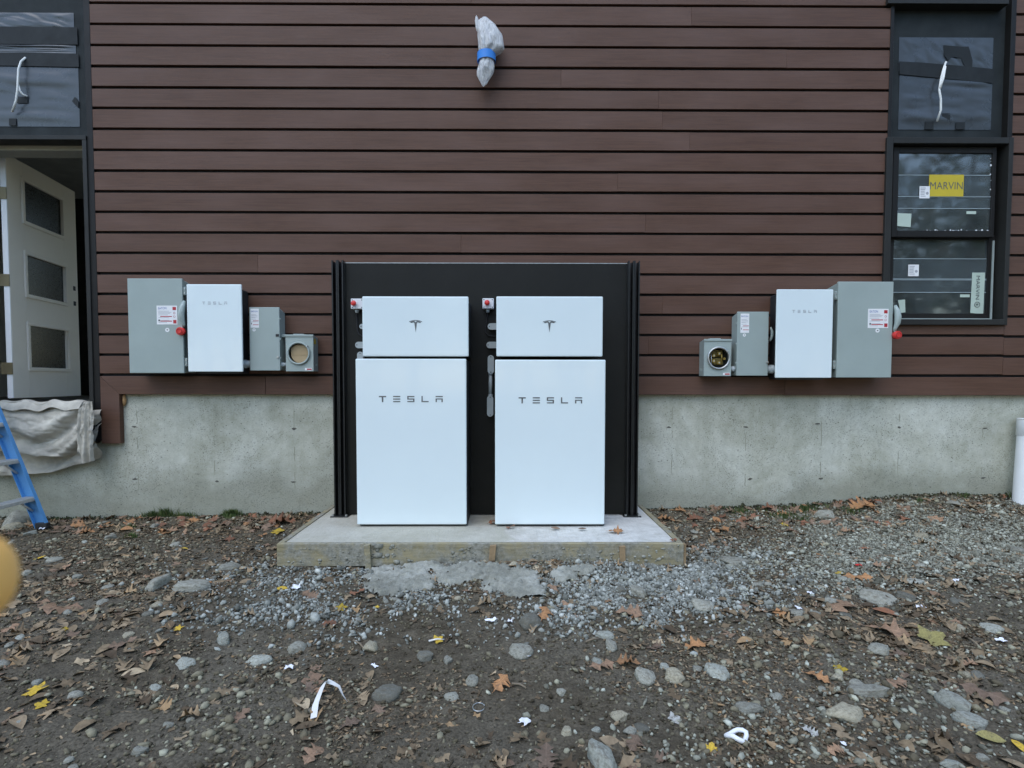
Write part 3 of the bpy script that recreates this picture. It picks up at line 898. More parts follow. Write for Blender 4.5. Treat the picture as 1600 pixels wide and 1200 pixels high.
poly_prism('sticker', [(p.x, p.z) for p in p4][::-1], YB - .0012, YB, M['sticker_green'], win)
a, b = P(1528, 431, YB), P(1527, 468, YB)
L_ = (a - b).length
text('lettering', 'MARVIN', (a.x + b.x) / 2 - L_ / 2, (a.x + b.x) / 2 + L_ / 2, (a.z + b.z) / 2, .030, YB - .002, M['ink_black'], win, .004, -math.pi / 2)
pc = P(1526.5, 476, YB)
ring('print', (pc.x, YB - .002, pc.z), .021, .0022, M['ink_black'], win, 18, 5)
flat_polys('print', [[(pc.x - .012, pc.z + .012), (pc.x - .006, pc.z - .012), (pc.x, pc.z + .004), (pc.x + .006, pc.z - .012), (pc.x + .012, pc.z + .012), (pc.x + .005, pc.z + .002), (pc.x, pc.z + .012), (pc.x - .005, pc.z + .002)]], YB - .0012, .0008, M['ink_black'], win)
# room behind the window
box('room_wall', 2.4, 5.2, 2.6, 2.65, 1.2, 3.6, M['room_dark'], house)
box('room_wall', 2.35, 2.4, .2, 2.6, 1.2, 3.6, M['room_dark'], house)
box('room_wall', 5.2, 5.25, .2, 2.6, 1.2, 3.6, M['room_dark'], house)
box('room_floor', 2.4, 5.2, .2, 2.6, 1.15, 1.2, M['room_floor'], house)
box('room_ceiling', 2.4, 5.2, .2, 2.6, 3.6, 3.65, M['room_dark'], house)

# ================================================================== things on the wall
def letters(parent, xc, zc, W, H, Y, mat):
    """five spaced capitals drawn with bars"""
    bars = {'T': [(0, .80, 1, 1), (.40, 0, .60, .80)],
            'E': [(0, .82, 1, 1), (0, .41, 1, .59), (0, 0, 1, .18)],
            'S': [(0, .82, 1, 1), (0, .59, .18, .82), (0, .41, 1, .59), (.82, .18, 1, .41), (0, 0, 1, .18)],
            'L': [(0, .18, .18, 1), (0, 0, 1, .18)],
            'A': [(0, .82, 1, 1), (0, .44, 1, .60), (0, 0, .18, .44), (.82, 0, 1, .44)]}
    word = 'TESLA'; lw = W / 8.9; pitch = (W - lw) / 4
    polys = []
    for i, ch in enumerate(word):
        x = xc - W / 2 + i * pitch
        for (a, b, c, d) in bars[ch]: polys.append(R4(x + a * lw, zc - H / 2 + b * H, x + c * lw, zc - H / 2 + d * H))
    return flat_polys('lettering', polys, Y, .0012, mat, parent)

def warning_label(parent, x0, x1, y0, y1, Y, big, tx):
    o, (X0, X1, Z0, Z1) = stick(x0, x1, y0, y1, Y, M['sticker_white'], parent, 'warning_label', .0012)
    w, h = X1 - X0, Z1 - Z0
    Yp = Y - .0014
    text('print', 'EATON', X0 + w * tx[0], X0 + w * tx[1], Z0 + h * .86, h * .12 if big else h * .075, Yp - .0003, M['ink_blue'], o, .008)
    if big:
        flat_polys('print', [R4(X0 + w * .08, Z0 + h * q, X0 + w * e, Z0 + h * (q + .018)) for q, e in ((.70, .6), (.64, .72), (.58, .66), (.50, .55), (.35, .6), (.22, .62), (.10, .5))], Yp, .0003, M['ink_grey'], o)
        flat_polys('print', [R4(X0 + w * .17, Z0 + h * .40, X0 + w * .74, Z0 + h * .445), R4(X0 + w * .17, Z0 + h * .155, X0 + w * .74, Z0 + h * .20),
                             R4(X0 + w * .78, Z0 + h * .76, X0 + w * .95, Z0 + h * .93), R4(X0 + w * .80, Z0 + h * .05, X0 + w * .96, Z0 + h * .24)], Yp, .0003, M['ink_red'], o)
        for zc_ in (.60, .42):
            ring('print', (X0 + w * .86, Yp, Z0 + h * zc_), w * .045, .0012, M['ink_red'], o, 10, 4)
    else:
        flat_polys('print', [R4(X0 + w * .1, Z0 + h * q, X0 + w * e, Z0 + h * (q + .014)) for q, e in ((.68, .7), (.64, .85), (.56, .86), (.52, .6), (.44, .7), (.3, .9))], Yp, .0003, M['ink_grey'], o)
        flat_polys('print', [R4(X0 + w * .28, Z0 + h * .345, X0 + w * .96, Z0 + h * .375), R4(X0 + w * .28, Z0 + h * .14, X0 + w * .96, Z0 + h * .17)], Yp, .0003, M['ink_red'], o)
    flat_polys('print', [R4(X0 + w * .08, Z0 + h * .17, X0 + w * .15, Z0 + h * .26)], Yp, .0003, M['ink_black'], o)
    return o
def round_label(parent, px, py, Y, r):
    p = P(px, py, Y)
    o = disc('round_label', (p.x, Y - .0012, p.z), r, .0012, M['sticker_white'], parent, 16)
    flat_polys('print', [R4(p.x - r * .3, p.z - r * .2, p.x + r * .35, p.z + r * .25)], Y - .0014, .0003, M['ink_black'], o)

BACK = .0
def big_switch(front, lab, rnd, side, label, knob, handle, hinges):
    """front = pixel box of the cover; side = +1 when the depth shows on the right"""
    Y = -.175
    X0, X1, Z0, Z1 = rect(*front, Y)
    t = empty('disconnect_switch', ((X0 + X1) / 2, 0, Z0), label, 'electrical box', 'large safety switches on the wall')
    # enclosure with a sloping rain top
    ins = .006
    x0, x1 = X0 + ins, X1 - ins
    bm = bmesh.new()
    prof = [(-.150, Z0 + .004), (0.0, Z0 + .004), (0.0, Z1 - .030), (-.150, Z1 - .006)]
    cx, cz = (x0 + x1) / 2, (Z0 + Z1) / 2
    A = [bm.verts.new((x0 - cx, y, z - cz)) for y, z in prof]; B = [bm.verts.new((x1 - cx, y, z - cz)) for y, z in prof]
    bm.faces.new(A); bm.faces.new(B[::-1])
    for i in range(4): bm.faces.new((A[i], B[i], B[(i + 1) % 4], A[(i + 1) % 4]))
    bmesh.ops.recalc_face_normals(bm, faces=bm.faces)
    bmesh.ops.bevel(bm, geom=list(bm.edges), offset=.003, segments=1, affect='EDGES')
    link('enclosure', bm_mesh(bm, 'enclosure'), M['enclosure_grey'], t, Vector((cx, 0, cz)))
    cover = box('cover', X0, X1, Y, Y + .022, Z0, Z1, M['enclosure_grey'], t, .004, 2)
    warning_label(t, *lab, Y, True, (.08, .48))
    round_label(t, *rnd, Y, .016)
    for (px, py) in hinges:
        p = P(px, py, -.15)
        sx = X1 if side > 0 else X0
        b_ = box('latch', sx - .006, sx + .018 if side > 0 else sx + .006, -.162, -.128, p.z - .032, p.z + .032, M['enclosure_grey'], t, .003) if side > 0 else \
             box('latch', sx - .018, sx + .006, -.162, -.128, p.z - .032, p.z + .032, M['enclosure_grey'], t, .003)
        xs = sx + (.010 if side > 0 else -.010)
        for dz in (-.016, .016): disc('bolt', (xs, -.166, p.z + dz), .006, .006, M['hinge_steel'], b_, 8)
    # operating lever on the right side and its red knob
    hp = [P(x, y, Y - .008) for x, y in handle]
    tube('lever', [(h.x, h.y + d, h.z) for h, d in zip(hp, (.01, .0, -.008, -.008, .0, .0))], [.010, .020, .023, .020, .012, .011], M['enclosure_grey'], t, 10)
    k = P(*knob, Y - .02)
    kn = disc('knob', (k.x, Y - .035, k.z), .030, .045, M['red_plastic'], t, 20, .006)
    ring('print', (k.x, Y - .036, k.z), .018, .0022, simple('red_dark', (.35, .015, .015), .4), kn, 16, 6)
    l0 = hp[-1]
    tube('lever_arm', [(l0.x, l0.y, l0.z + .01), (k.x, Y - .005, k.z)], .008, M['enclosure_grey'], t, 8)
    return t
big_switch((200.5, 286, 435, 583), (245, 277, 477.5, 507), (261.5, 515.5), 1,
           'large grey safety switch box with red knob left of the left white inverter', (282, 517.5),
           [(287, 470), (285, 480), (284, 490), (285, 500), (287, 507), (286, 510)], [(289, 455), (291, 566)])
big_switch((1308.5, 1394.5, 440, 590), (1356, 1388, 482.5, 512.5), (1371, 516.5), -1,
           'large grey safety switch box with red knob overlapping the window', (1402, 523.5),
           [(1400, 477), (1402, 486), (1402, 495), (1401, 505), (1398.5, 513), (1397.5, 517)], [(1306, 462), (1303, 570)])

def inverter(front, word, label, side):
    Y = -.19
    X0, X1, Z0, Z1 = rect(*front, Y)
    t = empty('solar_inverter', ((X0 + X1) / 2, 0, Z0), label, 'inverter', 'white wall inverters')
    sh = .012 * side
    box('housing', X0 + .035, X1 - .035, -.155, 0.0, Z0 - .012, Z1 - .022, M['body_dark'], t, .012, 2)
    box('side_fins', X0 + .03, X1 - .03, -.172, -.155, Z0 + .012, Z1 - .02, M['body_dark'], t)
    c = box('cover', X0, X1, Y, Y + .018, Z0, Z1, M['white_gloss'], t, .006, 3)
    w = P(*word, Y)
    letters(c, w.x, w.z, .185, .021, Y, M['letter_pale'])
    return t
inverter((292.5, 378, 444, 581), (335.5, 473.5), 'white wall inverter beside the large switch box near the door', 1)
inverter((1213, 1301, 452, 590.5), (1257, 486.5), 'white wall inverter beside the large switch box near the window', -1)

def small_switch(front, lab, rnd, label, side, lever, knob, hole):
    Y = -.115
    X0, X1, Z0, Z1 = rect(*front, Y)
    t = empty('small_disconnect', ((X0 + X1) / 2, 0, Z0), label, 'electrical box', 'small safety switches on the wall')
    cx, cz = (X0 + X1) / 2, (Z0 + Z1) / 2
    prof = [(-.105, Z0 + .003), (0.0, Z0 + .003), (0.0, Z1 - .028), (-.105, Z1 - .004)]
    bm = bmesh.new()
    A = [bm.verts.new((X0 + .003 - cx, y, z - cz)) for y, z in prof]; B = [bm.verts.new((X1 - .003 - cx, y, z - cz)) for y, z in prof]
    bm.faces.new(A); bm.faces.new(B[::-1])
    for i in range(4): bm.faces.new((A[i], B[i], B[(i + 1) % 4], A[(i + 1) % 4]))
    bmesh.ops.recalc_face_normals(bm, faces=bm.faces)
    bmesh.ops.bevel(bm, geom=list(bm.edges), offset=.003, segments=1, affect='EDGES')
    link('enclosure', bm_mesh(bm, 'enclosure'), M['enclosure_grey'], t, Vector((cx, 0, cz)))
    box('cover', X0, X1, Y, Y + .014, Z0, Z1, M['enclosure_grey'], t, .003, 2)
    warning_label(t, *lab, Y, False, (.08, .86))
    round_label(t, *rnd, Y, .012)
    pts = [P(x, y, -.085) for x, y in lever]
    tube('lever', [(p.x, -.085, p.z) for p in pts], [.006, .011, .012, .010, .007], M['enclosure_grey'], t, 8)
    box('lever_base', X1 - .004, X1 + .022, -.075, -.025, pts[-1].z - .014, pts[-1].z + .012, M['enclosure_grey'], t, .003)
    if hole:
        a, b, c, d = rect(*hole, Y)
        box('latch_slot', a, b, Y - .004, Y, c, d, M['rubber_black'], t, .001)
    p = P(*knob, Y)
    disc('screw', (p.x, Y - .010, p.z), .009, .010, M['hinge_steel'], t, 10, .002)
    for f in (.2, .5, .82):
        z = Z0 + (Z1 - Z0) * f
        xs = X0 if side < 0 else X1
        disc('screw', (xs + side * .002, -.112, z), .006, .012, M['enclosure_grey'], t, 8)
    return t
small_switch((390, 437, 480, 579), (391.5, 404.5, 482.5, 512), (397, 515.5), 'small grey safety switch between the left inverter and left meter box', 1,
             [(437, 502), (436, 508), (435.5, 515), (436, 521), (437.5, 524)], (434.5, 558), (431, 436, 522, 526))
small_switch((1151.5, 1200.5, 487, 587), (1157, 1170.5, 490, 520), (1163, 523.5), 'small grey safety switch between the right meter box and right inverter', -1,
             [(1204, 511), (1206, 517), (1206.5, 523), (1205, 529), (1203, 533)], (1198.5, 566), None)

def meter(front, rc, label, side, fill):
    Y = -.105
    X0, X1, Z0, Z1 = rect(*front, Y)
    t = empty('meter_socket', ((X0 + X1) / 2, 0, Z0), label, 'meter box', 'round-faced meter boxes on the wall')
    c = P(*rc, Y); r = .083
    cx, cz = (X0 + X1) / 2, (Z0 + Z1) / 2
    # box shell: sides, sloped top, and a front with a round opening
    prof = [(Y + .003, Z0), (0.0, Z0), (0.0, Z1 - .018), (Y + .003, Z1)]
    bm = bmesh.new()
    A = [bm.verts.new((X0 - cx, y, z - cz)) for y, z in prof]; B = [bm.verts.new((X1 - cx, y, z - cz)) for y, z in prof]
    bm.faces.new(A); bm.faces.new(B[::-1])
    for i in range(3): bm.faces.new((A[i], B[i], B[i + 1], A[i + 1]))
    bmesh.ops.recalc_face_normals(bm, faces=bm.faces)
    link('enclosure', bm_mesh(bm, 'enclosure'), M['enclosure_grey'], t, Vector((cx, 0, cz)))
    n = 32
    bm = bmesh.new()
    inn, outr = [], []
    for i in range(n):
        a = 2 * math.pi * i / n; ca, sa = math.cos(a), math.sin(a)
        inn.append(bm.verts.new((c.x + r * ca - cx, 0, c.z + r * sa - cz)))
        tx = ((X1 if ca > 0 else X0) - c.x) / ca if abs(ca) > 1e-6 else 9
        tz = ((Z1 if sa > 0 else Z0) - c.z) / sa if abs(sa) > 1e-6 else 9
        tt = min(tx, tz)
        outr.append(bm.verts.new((c.x + tt * ca - cx, 0, c.z + tt * sa - cz)))
    for (x, z) in ((X0, Z0), (X1, Z0), (X1, Z1), (X0, Z1)):
        j = min(range(n), key=lambda i: (outr[i].co.x + cx - x) ** 2 + (outr[i].co.z + cz - z) ** 2)
        outr[j].co.x = x - cx; outr[j].co.z = z - cz
    inb = [bm.verts.new((v.co.x, .012, v.co.z)) for v in inn]; outb = [bm.verts.new((v.co.x, .003, v.co.z)) for v in outr]
    for i in range(n):
        j = (i + 1) % n
        bm.faces.new((inn[i], inn[j], outr[j], outr[i]))
        bm.faces.new((inn[i], inb[i], inb[j], inn[j]))
        bm.faces.new((outr[i], outr[j], outb[j], outb[i]))
    link('cover', bm_mesh(bm, 'cover'), M['enclosure_grey'], t, Vector((cx, Y, cz)))
    ring('sealing_ring', (c.x, Y - .008, c.z), r - .001, .0075, M['hinge_steel'] if side < 0 else M['enclosure_grey'], t, 40, 10)
    box('ring_latch', c.x + .06, c.x + .072, Y - .018, Y - .002, c.z + .045, c.z + .06, M['hinge_steel'], t, .002)
    box('hub_cap', cx - .055, cx + .03, Y + .015, -.03, Z1 - .012, Z1 + .008, M['enclosure_grey'], t, .003)
    box('cover_lip', X0 - .004, X1 + .004, Y - .006, Y, Z1 - .016, Z1 + .001, M['enclosure_grey'], t, .002)
    disc('inner_back', (c.x, Y + .06, c.z), r + .004, .004, simple('socket_dark', (.03, .028, .022), .7), t, 24)
    if fill == 'card':
        pts = []
        for i in range(26):
            a = 2 * math.pi * i / 26
            rr_ = r * (.86 + .05 * math.sin(3 * a)); x = max(-r * .78, min(r * .80, rr_ * math.cos(a)))
            pts.append((c.x + x, c.z + rr_ * math.sin(a)))
        cd = poly_prism('cardboard_insert', pts, Y + .012, Y + .016, M['cardboard'], t)
        box('fold', c.x - r * .74, c.x + r * .74, Y + .009, Y + .0125, c.z - .012, c.z - .009, M['cardboard'], cd)
        if side > 0:
            a, b, c_, d = X1, X1 + .0012, Z1 - .07, Z1 - .03
            box('sticker', a, b, -.085, -.05, c_, d, M['sticker_yellow'], t)
    else:
        box('terminal_block', c.x - .066, c.x + .05, Y + .040, Y + .060, c.z + .012, c.z + .066, simple('block_olive', (.16, .12, .03), .6), t, .004)
        box('terminal_block', c.x - .06, c.x + .055, Y + .042, Y + .060, c.z - .05, c.z + .004, M['block_olive'], t, .004)
        for dx, dz in ((-.03, .02), (-.03, -.022), (.012, .035), (.012, -.035)):
            j = box('jaw', c.x + dx - .011, c.x + dx + .011, Y + .014, Y + .042, c.z + dz - .012, c.z + dz + .012, M['brass'], t, .002)
            disc('screw', (c.x + dx, Y + .010, c.z + dz), .006, .005, M['hinge_steel'], j, 8)
        tube('bus_bar', [(c.x + .034, Y + .02, c.z + .045), (c.x + .032, Y + .018, c.z - .04)], .004, M['brass'], t, 6)
        tube('bus_bar', [(c.x - .048, Y + .022, c.z + .035), (c.x - .046, Y + .02, c.z - .06)], .0035, M['hinge_steel'], t, 6)
        disc('lug', (c.x + .055, Y + .02, c.z - .004), .010, .02, M['brass'], t, 10)
        disc('lug', (c.x - .068, Y + .024, c.z - .035), .010, .02, M['brass'], t, 10)
    o, (a, b, cc, d) = stick(front[1] - 13, front[1] - 2, front[3] - 5, front[3] - 1.2, Y - .0003, M['sticker_white'], t)
    flat_polys('print', [R4(a + (b - a) * .28, cc + (d - cc) * .2, b - (b - a) * .05, cc + (d - cc) * .75)], Y - .0017, .0003, M['ink_red'], o)
    p = (X1 if side > 0 else X0)
    disc('knockout', (p - side * .004, -.05, Z0 + .05), .012, .003, M['enclosure_grey'], t, 12)
    return t
meter((446.5, 489.5, 523, 580), (467, 552), 'grey meter box with cardboard behind its round opening', 1, 'card')
meter((1100, 1142.5, 530, 587.5), (1122.5, 559.5), 'grey meter box with brass terminals behind its round opening', -1, 'brass')

def nipple(x0, x1, y0, y1, label):
    Y = -.075
    X0, X1, Z0, Z1 = rect(x0, x1, y0, y1, Y)
    t = empty('conduit_nipple', ((X0 + X1) / 2, Y, Z0), label, 'conduit', 'short conduits joining the boxes')
    zc, r = (Z0 + Z1) / 2, (Z1 - Z0) / 2
    tube('pipe', [(X0, Y, zc), (X1, Y, zc)], r * .82, M['conduit_grey'], t, 16)
    w = X1 - X0
    tube('coupling', [(X0 + w * .2, Y, zc), (X0 + w * .62, Y, zc)], r, M['conduit_grey'], t, 16)
nipple(372, 394, 562, 575.5, 'short grey conduit from the left inverter to its small switch')
nipple(436, 448, 566, 573.5, 'short grey conduit into the left meter box')
nipple(1140, 1153, 572, 580.5, 'short grey conduit into the right meter box')
nipple(1197, 1222, 570, 583.5, 'short grey conduit from the right inverter to its small switch')

# ---- bagged light fixture
lx = P(762, 70, -.09)
t = empty('wall_lamp', (lx.x, 0, P(760, 130, -.1).z), 'lamp wrapped in clear plastic bag with blue tape high on the wall', 'wall lamp')
a, b = P(760, 55, -.10), P(760, 103, -.10)
tube('lamp_body', [(a.x, -.1, a.z), (a.x, -.1, (a.z + b.z) / 2), (b.x, -.1, b.z)], [.050, .052, .052], simple('lamp_dark', (.16, .16, .165), .45), t, 20)
disc('wall_plate', (a.x, -.03, a.z - .02), .06, .03, M['lamp_dark'], t, 20)
tube('lamp_arm', [(a.x, -.03, a.z - .02), (a.x, -.1, a.z - .02)], .015, M['lamp_dark'], t, 10)
def bag_mesh(rows, seed):
    """rows: (py, px_left, px_right, depth radius)"""
    rg = np.random.default_rng(seed)
    n = 48; V = []
    prof = np.array(rows, float); ys = np.linspace(prof[0, 0], prof[-1, 0], 34)
    for y in ys:
        l, r, d = (np.interp(y, prof[:, 0], prof[:, k]) for k in (1, 2, 3))
        pl, pr = P(l, y, -.10), P(r, y, -.10)
        cx, hw = (pl.x + pr.x) / 2, (pr.x - pl.x) / 2
        for k in range(n):
            an = 2 * math.pi * k / n
            w = 1 + .10 * math.sin(5 * an + y * .06) * math.sin(y * .11 + an) + .05 * math.sin(11 * an - y * .15)
            V.append((cx + hw * math.cos(an) * (1 - .5 * (1 - w) * abs(math.sin(an))), min(-.004, -.10 + d * math.sin(an) * w), pl.z + .006 * math.sin(3 * an)))
    V = np.array(V); c0 = V.mean(0)
    F = []
    for i in range(len(ys) - 1):
        for k in range(n):
            F.append((i * n + k, (i + 1) * n + k, (i + 1) * n + (k + 1) % n, i * n + (k + 1) % n))
    return np_mesh('plastic_bag', V - c0, np.array(F), M['bag'], True), c0
me, c0 = bag_mesh([(29, 752, 757, .01), (31, 748, 766, .03), (40, 746.5, 775, .06), (55, 746, 785, .08), (68, 747, 787, .085), (78, 747.5, 788, .08), (82, 749, 780, .07), (86, 749, 772, .058), (96, 749, 772, .058), (104, 747, 772.5, .060)], 4)
link('plastic_bag', me, None, t, Vector(c0))
me, c0 = bag_mesh([(104, 747, 772.5, .062), (112, 745, 772, .055), (118, 745, 769, .04), (124, 748, 765, .03), (131, 752, 761, .016), (134, 753.5, 756, .006)], 6)
link('bag_tail', me, None, t, Vector(c0))
me, c0 = bag_mesh([(26, 743, 746, .008), (32, 742, 748, .014), (40, 743, 747, .012), (48, 744.5, 747.5, .01)], 7)
link('bag_corner', me, None, t, Vector(c0))
a, b = P(760.5, 84, -.10), P(760.5, 97, -.10)
tube('blue_tape', [(a.x - .002, -.1, a.z), (b.x - .002, -.1, b.z)], .0705, M['tape_blue'], t, 28, caps=False)

# ================================================================== PAD, RACK AND BATTERIES
pad = empty('concrete_pad', (0, -.5, 0), 'low concrete pad still inside its wooden form boards below the batteries', 'concrete pad')
FB = .036
bm = bmesh.new()
nx_, ny_ = 60, 26
X = np.linspace(PAD_X0 + FB + .003, PAD_X1 - FB - .003, nx_); Yv = np.linspace(PAD_Y0 + FB + .003, .04, ny_)
XX, YY = np.meshgrid(X, Yv)
ZZ = PAD_Z + .006 * (fbm(XX * 3, YY * 3, 21, 3) - .5)
top = np.stack([XX.ravel(), YY.ravel() + .5, ZZ.ravel()], 1)
i = (np.arange(ny_ - 1)[:, None] * nx_ + np.arange(nx_ - 1)[None]).ravel()
link('pad_surface', np_mesh('pad_surface', top, np.stack([i, i + 1, i + nx_ + 1, i + nx_], 1), M['pad_concrete'], True), None, pad, Vector((0, -.5, 0)))
box('pad_body', PAD_X0 + FB + .002, PAD_X1 - FB - .002, PAD_Y0 + FB + .002, .04, .0, PAD_Z - .006, M['pad_concrete'], pad)
box('form_board', PAD_X0, PAD_X1, PAD_Y0, PAD_Y0 + FB, .012, PAD_Z + .004, M['lumber'], pad, .003)
o = box('form_board', PAD_X0, PAD_X0 + FB, PAD_Y0 + FB + .001, .04, .014, PAD_Z + .006, M['lumber'], pad, .003)
o = box('form_board', PAD_X1 - FB, PAD_X1, PAD_Y0 + FB + .001, .04, .014, PAD_Z + .007, M['lumber'], pad, .003)
for px, w, top_, mat, lean in ((573, .036, .004, 'lumber', .02), (770.5, .038, .0, 'stake_wood', -.03), (973, .034, -.006, 'stake_wood', .008)):
    x = P(px, 865, PAD_Y0 - DW * 0).x
    x = PZ(px, 852, PAD_Z).x
    poly_prism('stake', [(x - w / 2 + lean * .6, -.06), (x + w / 2 + lean * .6, -.06), (x + w / 2, PAD_Z + top_), (x - w / 2, PAD_Z + top_ - .004)], PAD_Y0 - .024, PAD_Y0 - .001, M[mat], pad, .002)
rgc = np.random.default_rng(44)
npc = 420
cp = np.stack([rgc.uniform(PAD_X0 + .05, PAD_X1 - .02, npc), np.full(npc, PAD_Y0 - .001), rgc.uniform(.03, PAD_Z - .004, npc)], 1)
cp = cp[fbm(cp[:, 0] * 4, cp[:, 2] * 14, 55, 3) > .52]
Vc, Fc = [], []
phi_ = ICO_LOW()
for i, c_ in enumerate(cp):
    s_ = rgc.lognormal(math.log(.0055), .5)
    Vc.append(phi_[0] * rgc.uniform(.6, 1.2, (12, 1)) * [s_ * 1.3, s_ * .6, s_] + c_); Fc.append(phi_[1] + 12 * i)
crust = link('cement_crust', np_mesh('cement_crust', np.concatenate(Vc) - [0, -.5, 0], np.concatenate(Fc), M['spill'], False), None, pad, Vector((0, -.5, 0))); crust['kind'] = 'stuff'
x = PAD_X1
box('stake', x + .001, x + .022, PAD_Y0 + .02, PAD_Y0 + .06, -.05, PAD_Z - .008, M['stake_wood'], pad, .002)

PY = 4.10 - DW                   # front face of the black panel
RX0 = P(532, 600, PY).x; RX1 = P(987, 600, PY).x
ZP1 = P(760, 411.5, PY).z
rack = empty('equipment_rack', ((RX0 + RX1) / 2, PY, PAD_Z), 'tall black panel on steel channel posts behind the batteries', 'rack')
box('back_panel', RX0 + .04, RX1 - .04, PY, PY + .012, PAD_Z + .006, ZP1, M['panel_black'], rack, .001)
box('panel_top_edge', RX0 + .04, RX1 - .04, PY - .0015, PY + .0135, ZP1 - .001, ZP1 + .004, M['bright_edge'], rack)
def strut(x0, x1, y0, y1, z0, z1):
    """open channel, its slot facing the viewer"""
    bm = bmesh.new()
    th, lip = .004, .009
    w = x1 - x0
    pts = [(0, y1), (0, y0), (lip, y0), (lip, y0 + .008), (lip - th, y0 + .008), (lip - th, y0 + th), (th, y0 + th), (th, y1 - th),
           (w - th, y1 - th), (w - th, y0 + th), (w - lip + th, y0 + th), (w - lip + th, y0 + .008), (w - lip, y0 + .008), (w - lip, y0), (w, y0), (w, y1)]
    cx, cy, cz = (x0 + x1) / 2, (y0 + y1) / 2, (z0 + z1) / 2
    A = [bm.verts.new((x0 + a - cx, b - cy, z0 - cz)) for a, b in pts]; B = [bm.verts.new((x0 + a - cx, b - cy, z1 - cz)) for a, b in pts]
    bm.faces.new(A); bm.faces.new(B[::-1])
    for i in range(len(pts)): bm.faces.new((A[i], B[i], B[(i + 1) % len(pts)], A[(i + 1) % len(pts)]))
    bmesh.ops.recalc_face_normals(bm, faces=bm.faces)
    o = link('channel_post', bm_mesh(bm, 'channel_post'), M['strut_black'], rack, Vector((cx, cy, cz)))
    box('slot_back', x0 + th, x1 - th, y1 - .006, y1 - .0045, z0, z1 - .002, M['rubber_black'], o)
    return o
ZS = P(532, 407, PY - .03).z
for a, b in ((RX0 - .044, RX0 - .003), (RX0 - .001, RX0 + .040)):
    strut(a, b, PY - .041, PY + .041, PAD_Z + .006, ZS)
for a, b in ((RX1 - .040, RX1 + .001), (RX1 + .003, RX1 + .044)):
    strut(a, b, PY - .041, PY + .041, PAD_Z + .006, ZS)
for xc in (RX0, RX1):
    bp = box('base_plate', xc - .065, xc + .065, PY - .075, PY + .06, PAD_Z + .0, PAD_Z + .008, M['strut_black'], rack, .001)
    for dx in (-.05, .05):
        bmn = bmesh.new(); bmesh.ops.create_cone(bmn, cap_ends=True, segments=6, radius1=.009, radius2=.009, depth=.012)
        link('anchor_bolt', bm_mesh(bmn, 'anchor_bolt'), M['hinge_steel'], bp, Vector((xc + dx, PY - .06, PAD_Z + .014)))
for a, b in ((RX0 + .042, 1), (RX1 - .042, -1)):
    box('edge_flange', a - .003, a + .003, PY - .012, PY + .012, PAD_Z + .01, ZP1 - .01, M['strut_black'], rack)

DPW = 3.7605 - DW                # front of the battery covers
def battery(top, bot, word, emb, label):
    t0 = rect(*top, DPW); b0 = rect(*bot, DPW)
    t = empty('battery_unit', ((b0[0] + b0[1]) / 2, DPW, PAD_Z), label, 'battery', 'white home batteries on the pad')
    X0, X1, Z0, Z1 = b0
    Z0 = PAD_Z + .016
    box('battery_body', X0 + .012, X1 + .004, DPW + .02, PY - .002, PAD_Z + .004, Z1 - .006, M['body_dark'], t, .006, 2)
    c = box('battery_cover', X0, X1, DPW, DPW + .028, Z0, Z1, M['white_gloss'], t, .008, 3)
    w = P(*word, DPW)
    letters(c, w.x, w.z, .435, .042, DPW, M['emblem_grey'])
    x0, x1, z0, z1 = t0
    box('inverter_body', x0 + .014, x1 - .006, DPW + .02, PY - .002, z0 + .004, z1 - .006, M['body_dark'], t, .006, 2)
    c = box('inverter_cover', x0, x1, DPW, DPW + .028, z0, z1, M['white_gloss'], t, .008, 3)
    e = P(*emb, DPW); s = .041
    body = [(-.92, .66), (-.55, .80), (-.22, .845), (0, .60), (.22, .845), (.55, .80), (.92, .66), (.76, .52), (.5, .60), (.28, .62), (.22, .55), (0, -1), (-.22, .55), (-.28, .62), (-.5, .60), (-.76, .52)]
    xs = np.linspace(-1, 1, 11)
    arc = [(x, 1.0 - .22 * x * x) for x in xs] + [(x, .89 - .20 * x * x) for x in xs[::-1]]
    flat_polys('emblem', [[(e.x + x * s, e.z + z * s) for x, z in body], [(e.x + x * s * 1.06, e.z + z * s) for x, z in arc]], DPW, .0015, M['emblem_grey'], c)
    return t
battery((566, 732, 463, 557), (556.5, 728.8, 560.5, 820), (642, 623.5), (649.5, 509.5), 'left white battery unit, nearer the door')
battery((775.5, 942, 463, 557), (773.5, 945.5, 562, 821), (860, 625.5), (858.5, 510), 'right white battery unit, nearer the window')

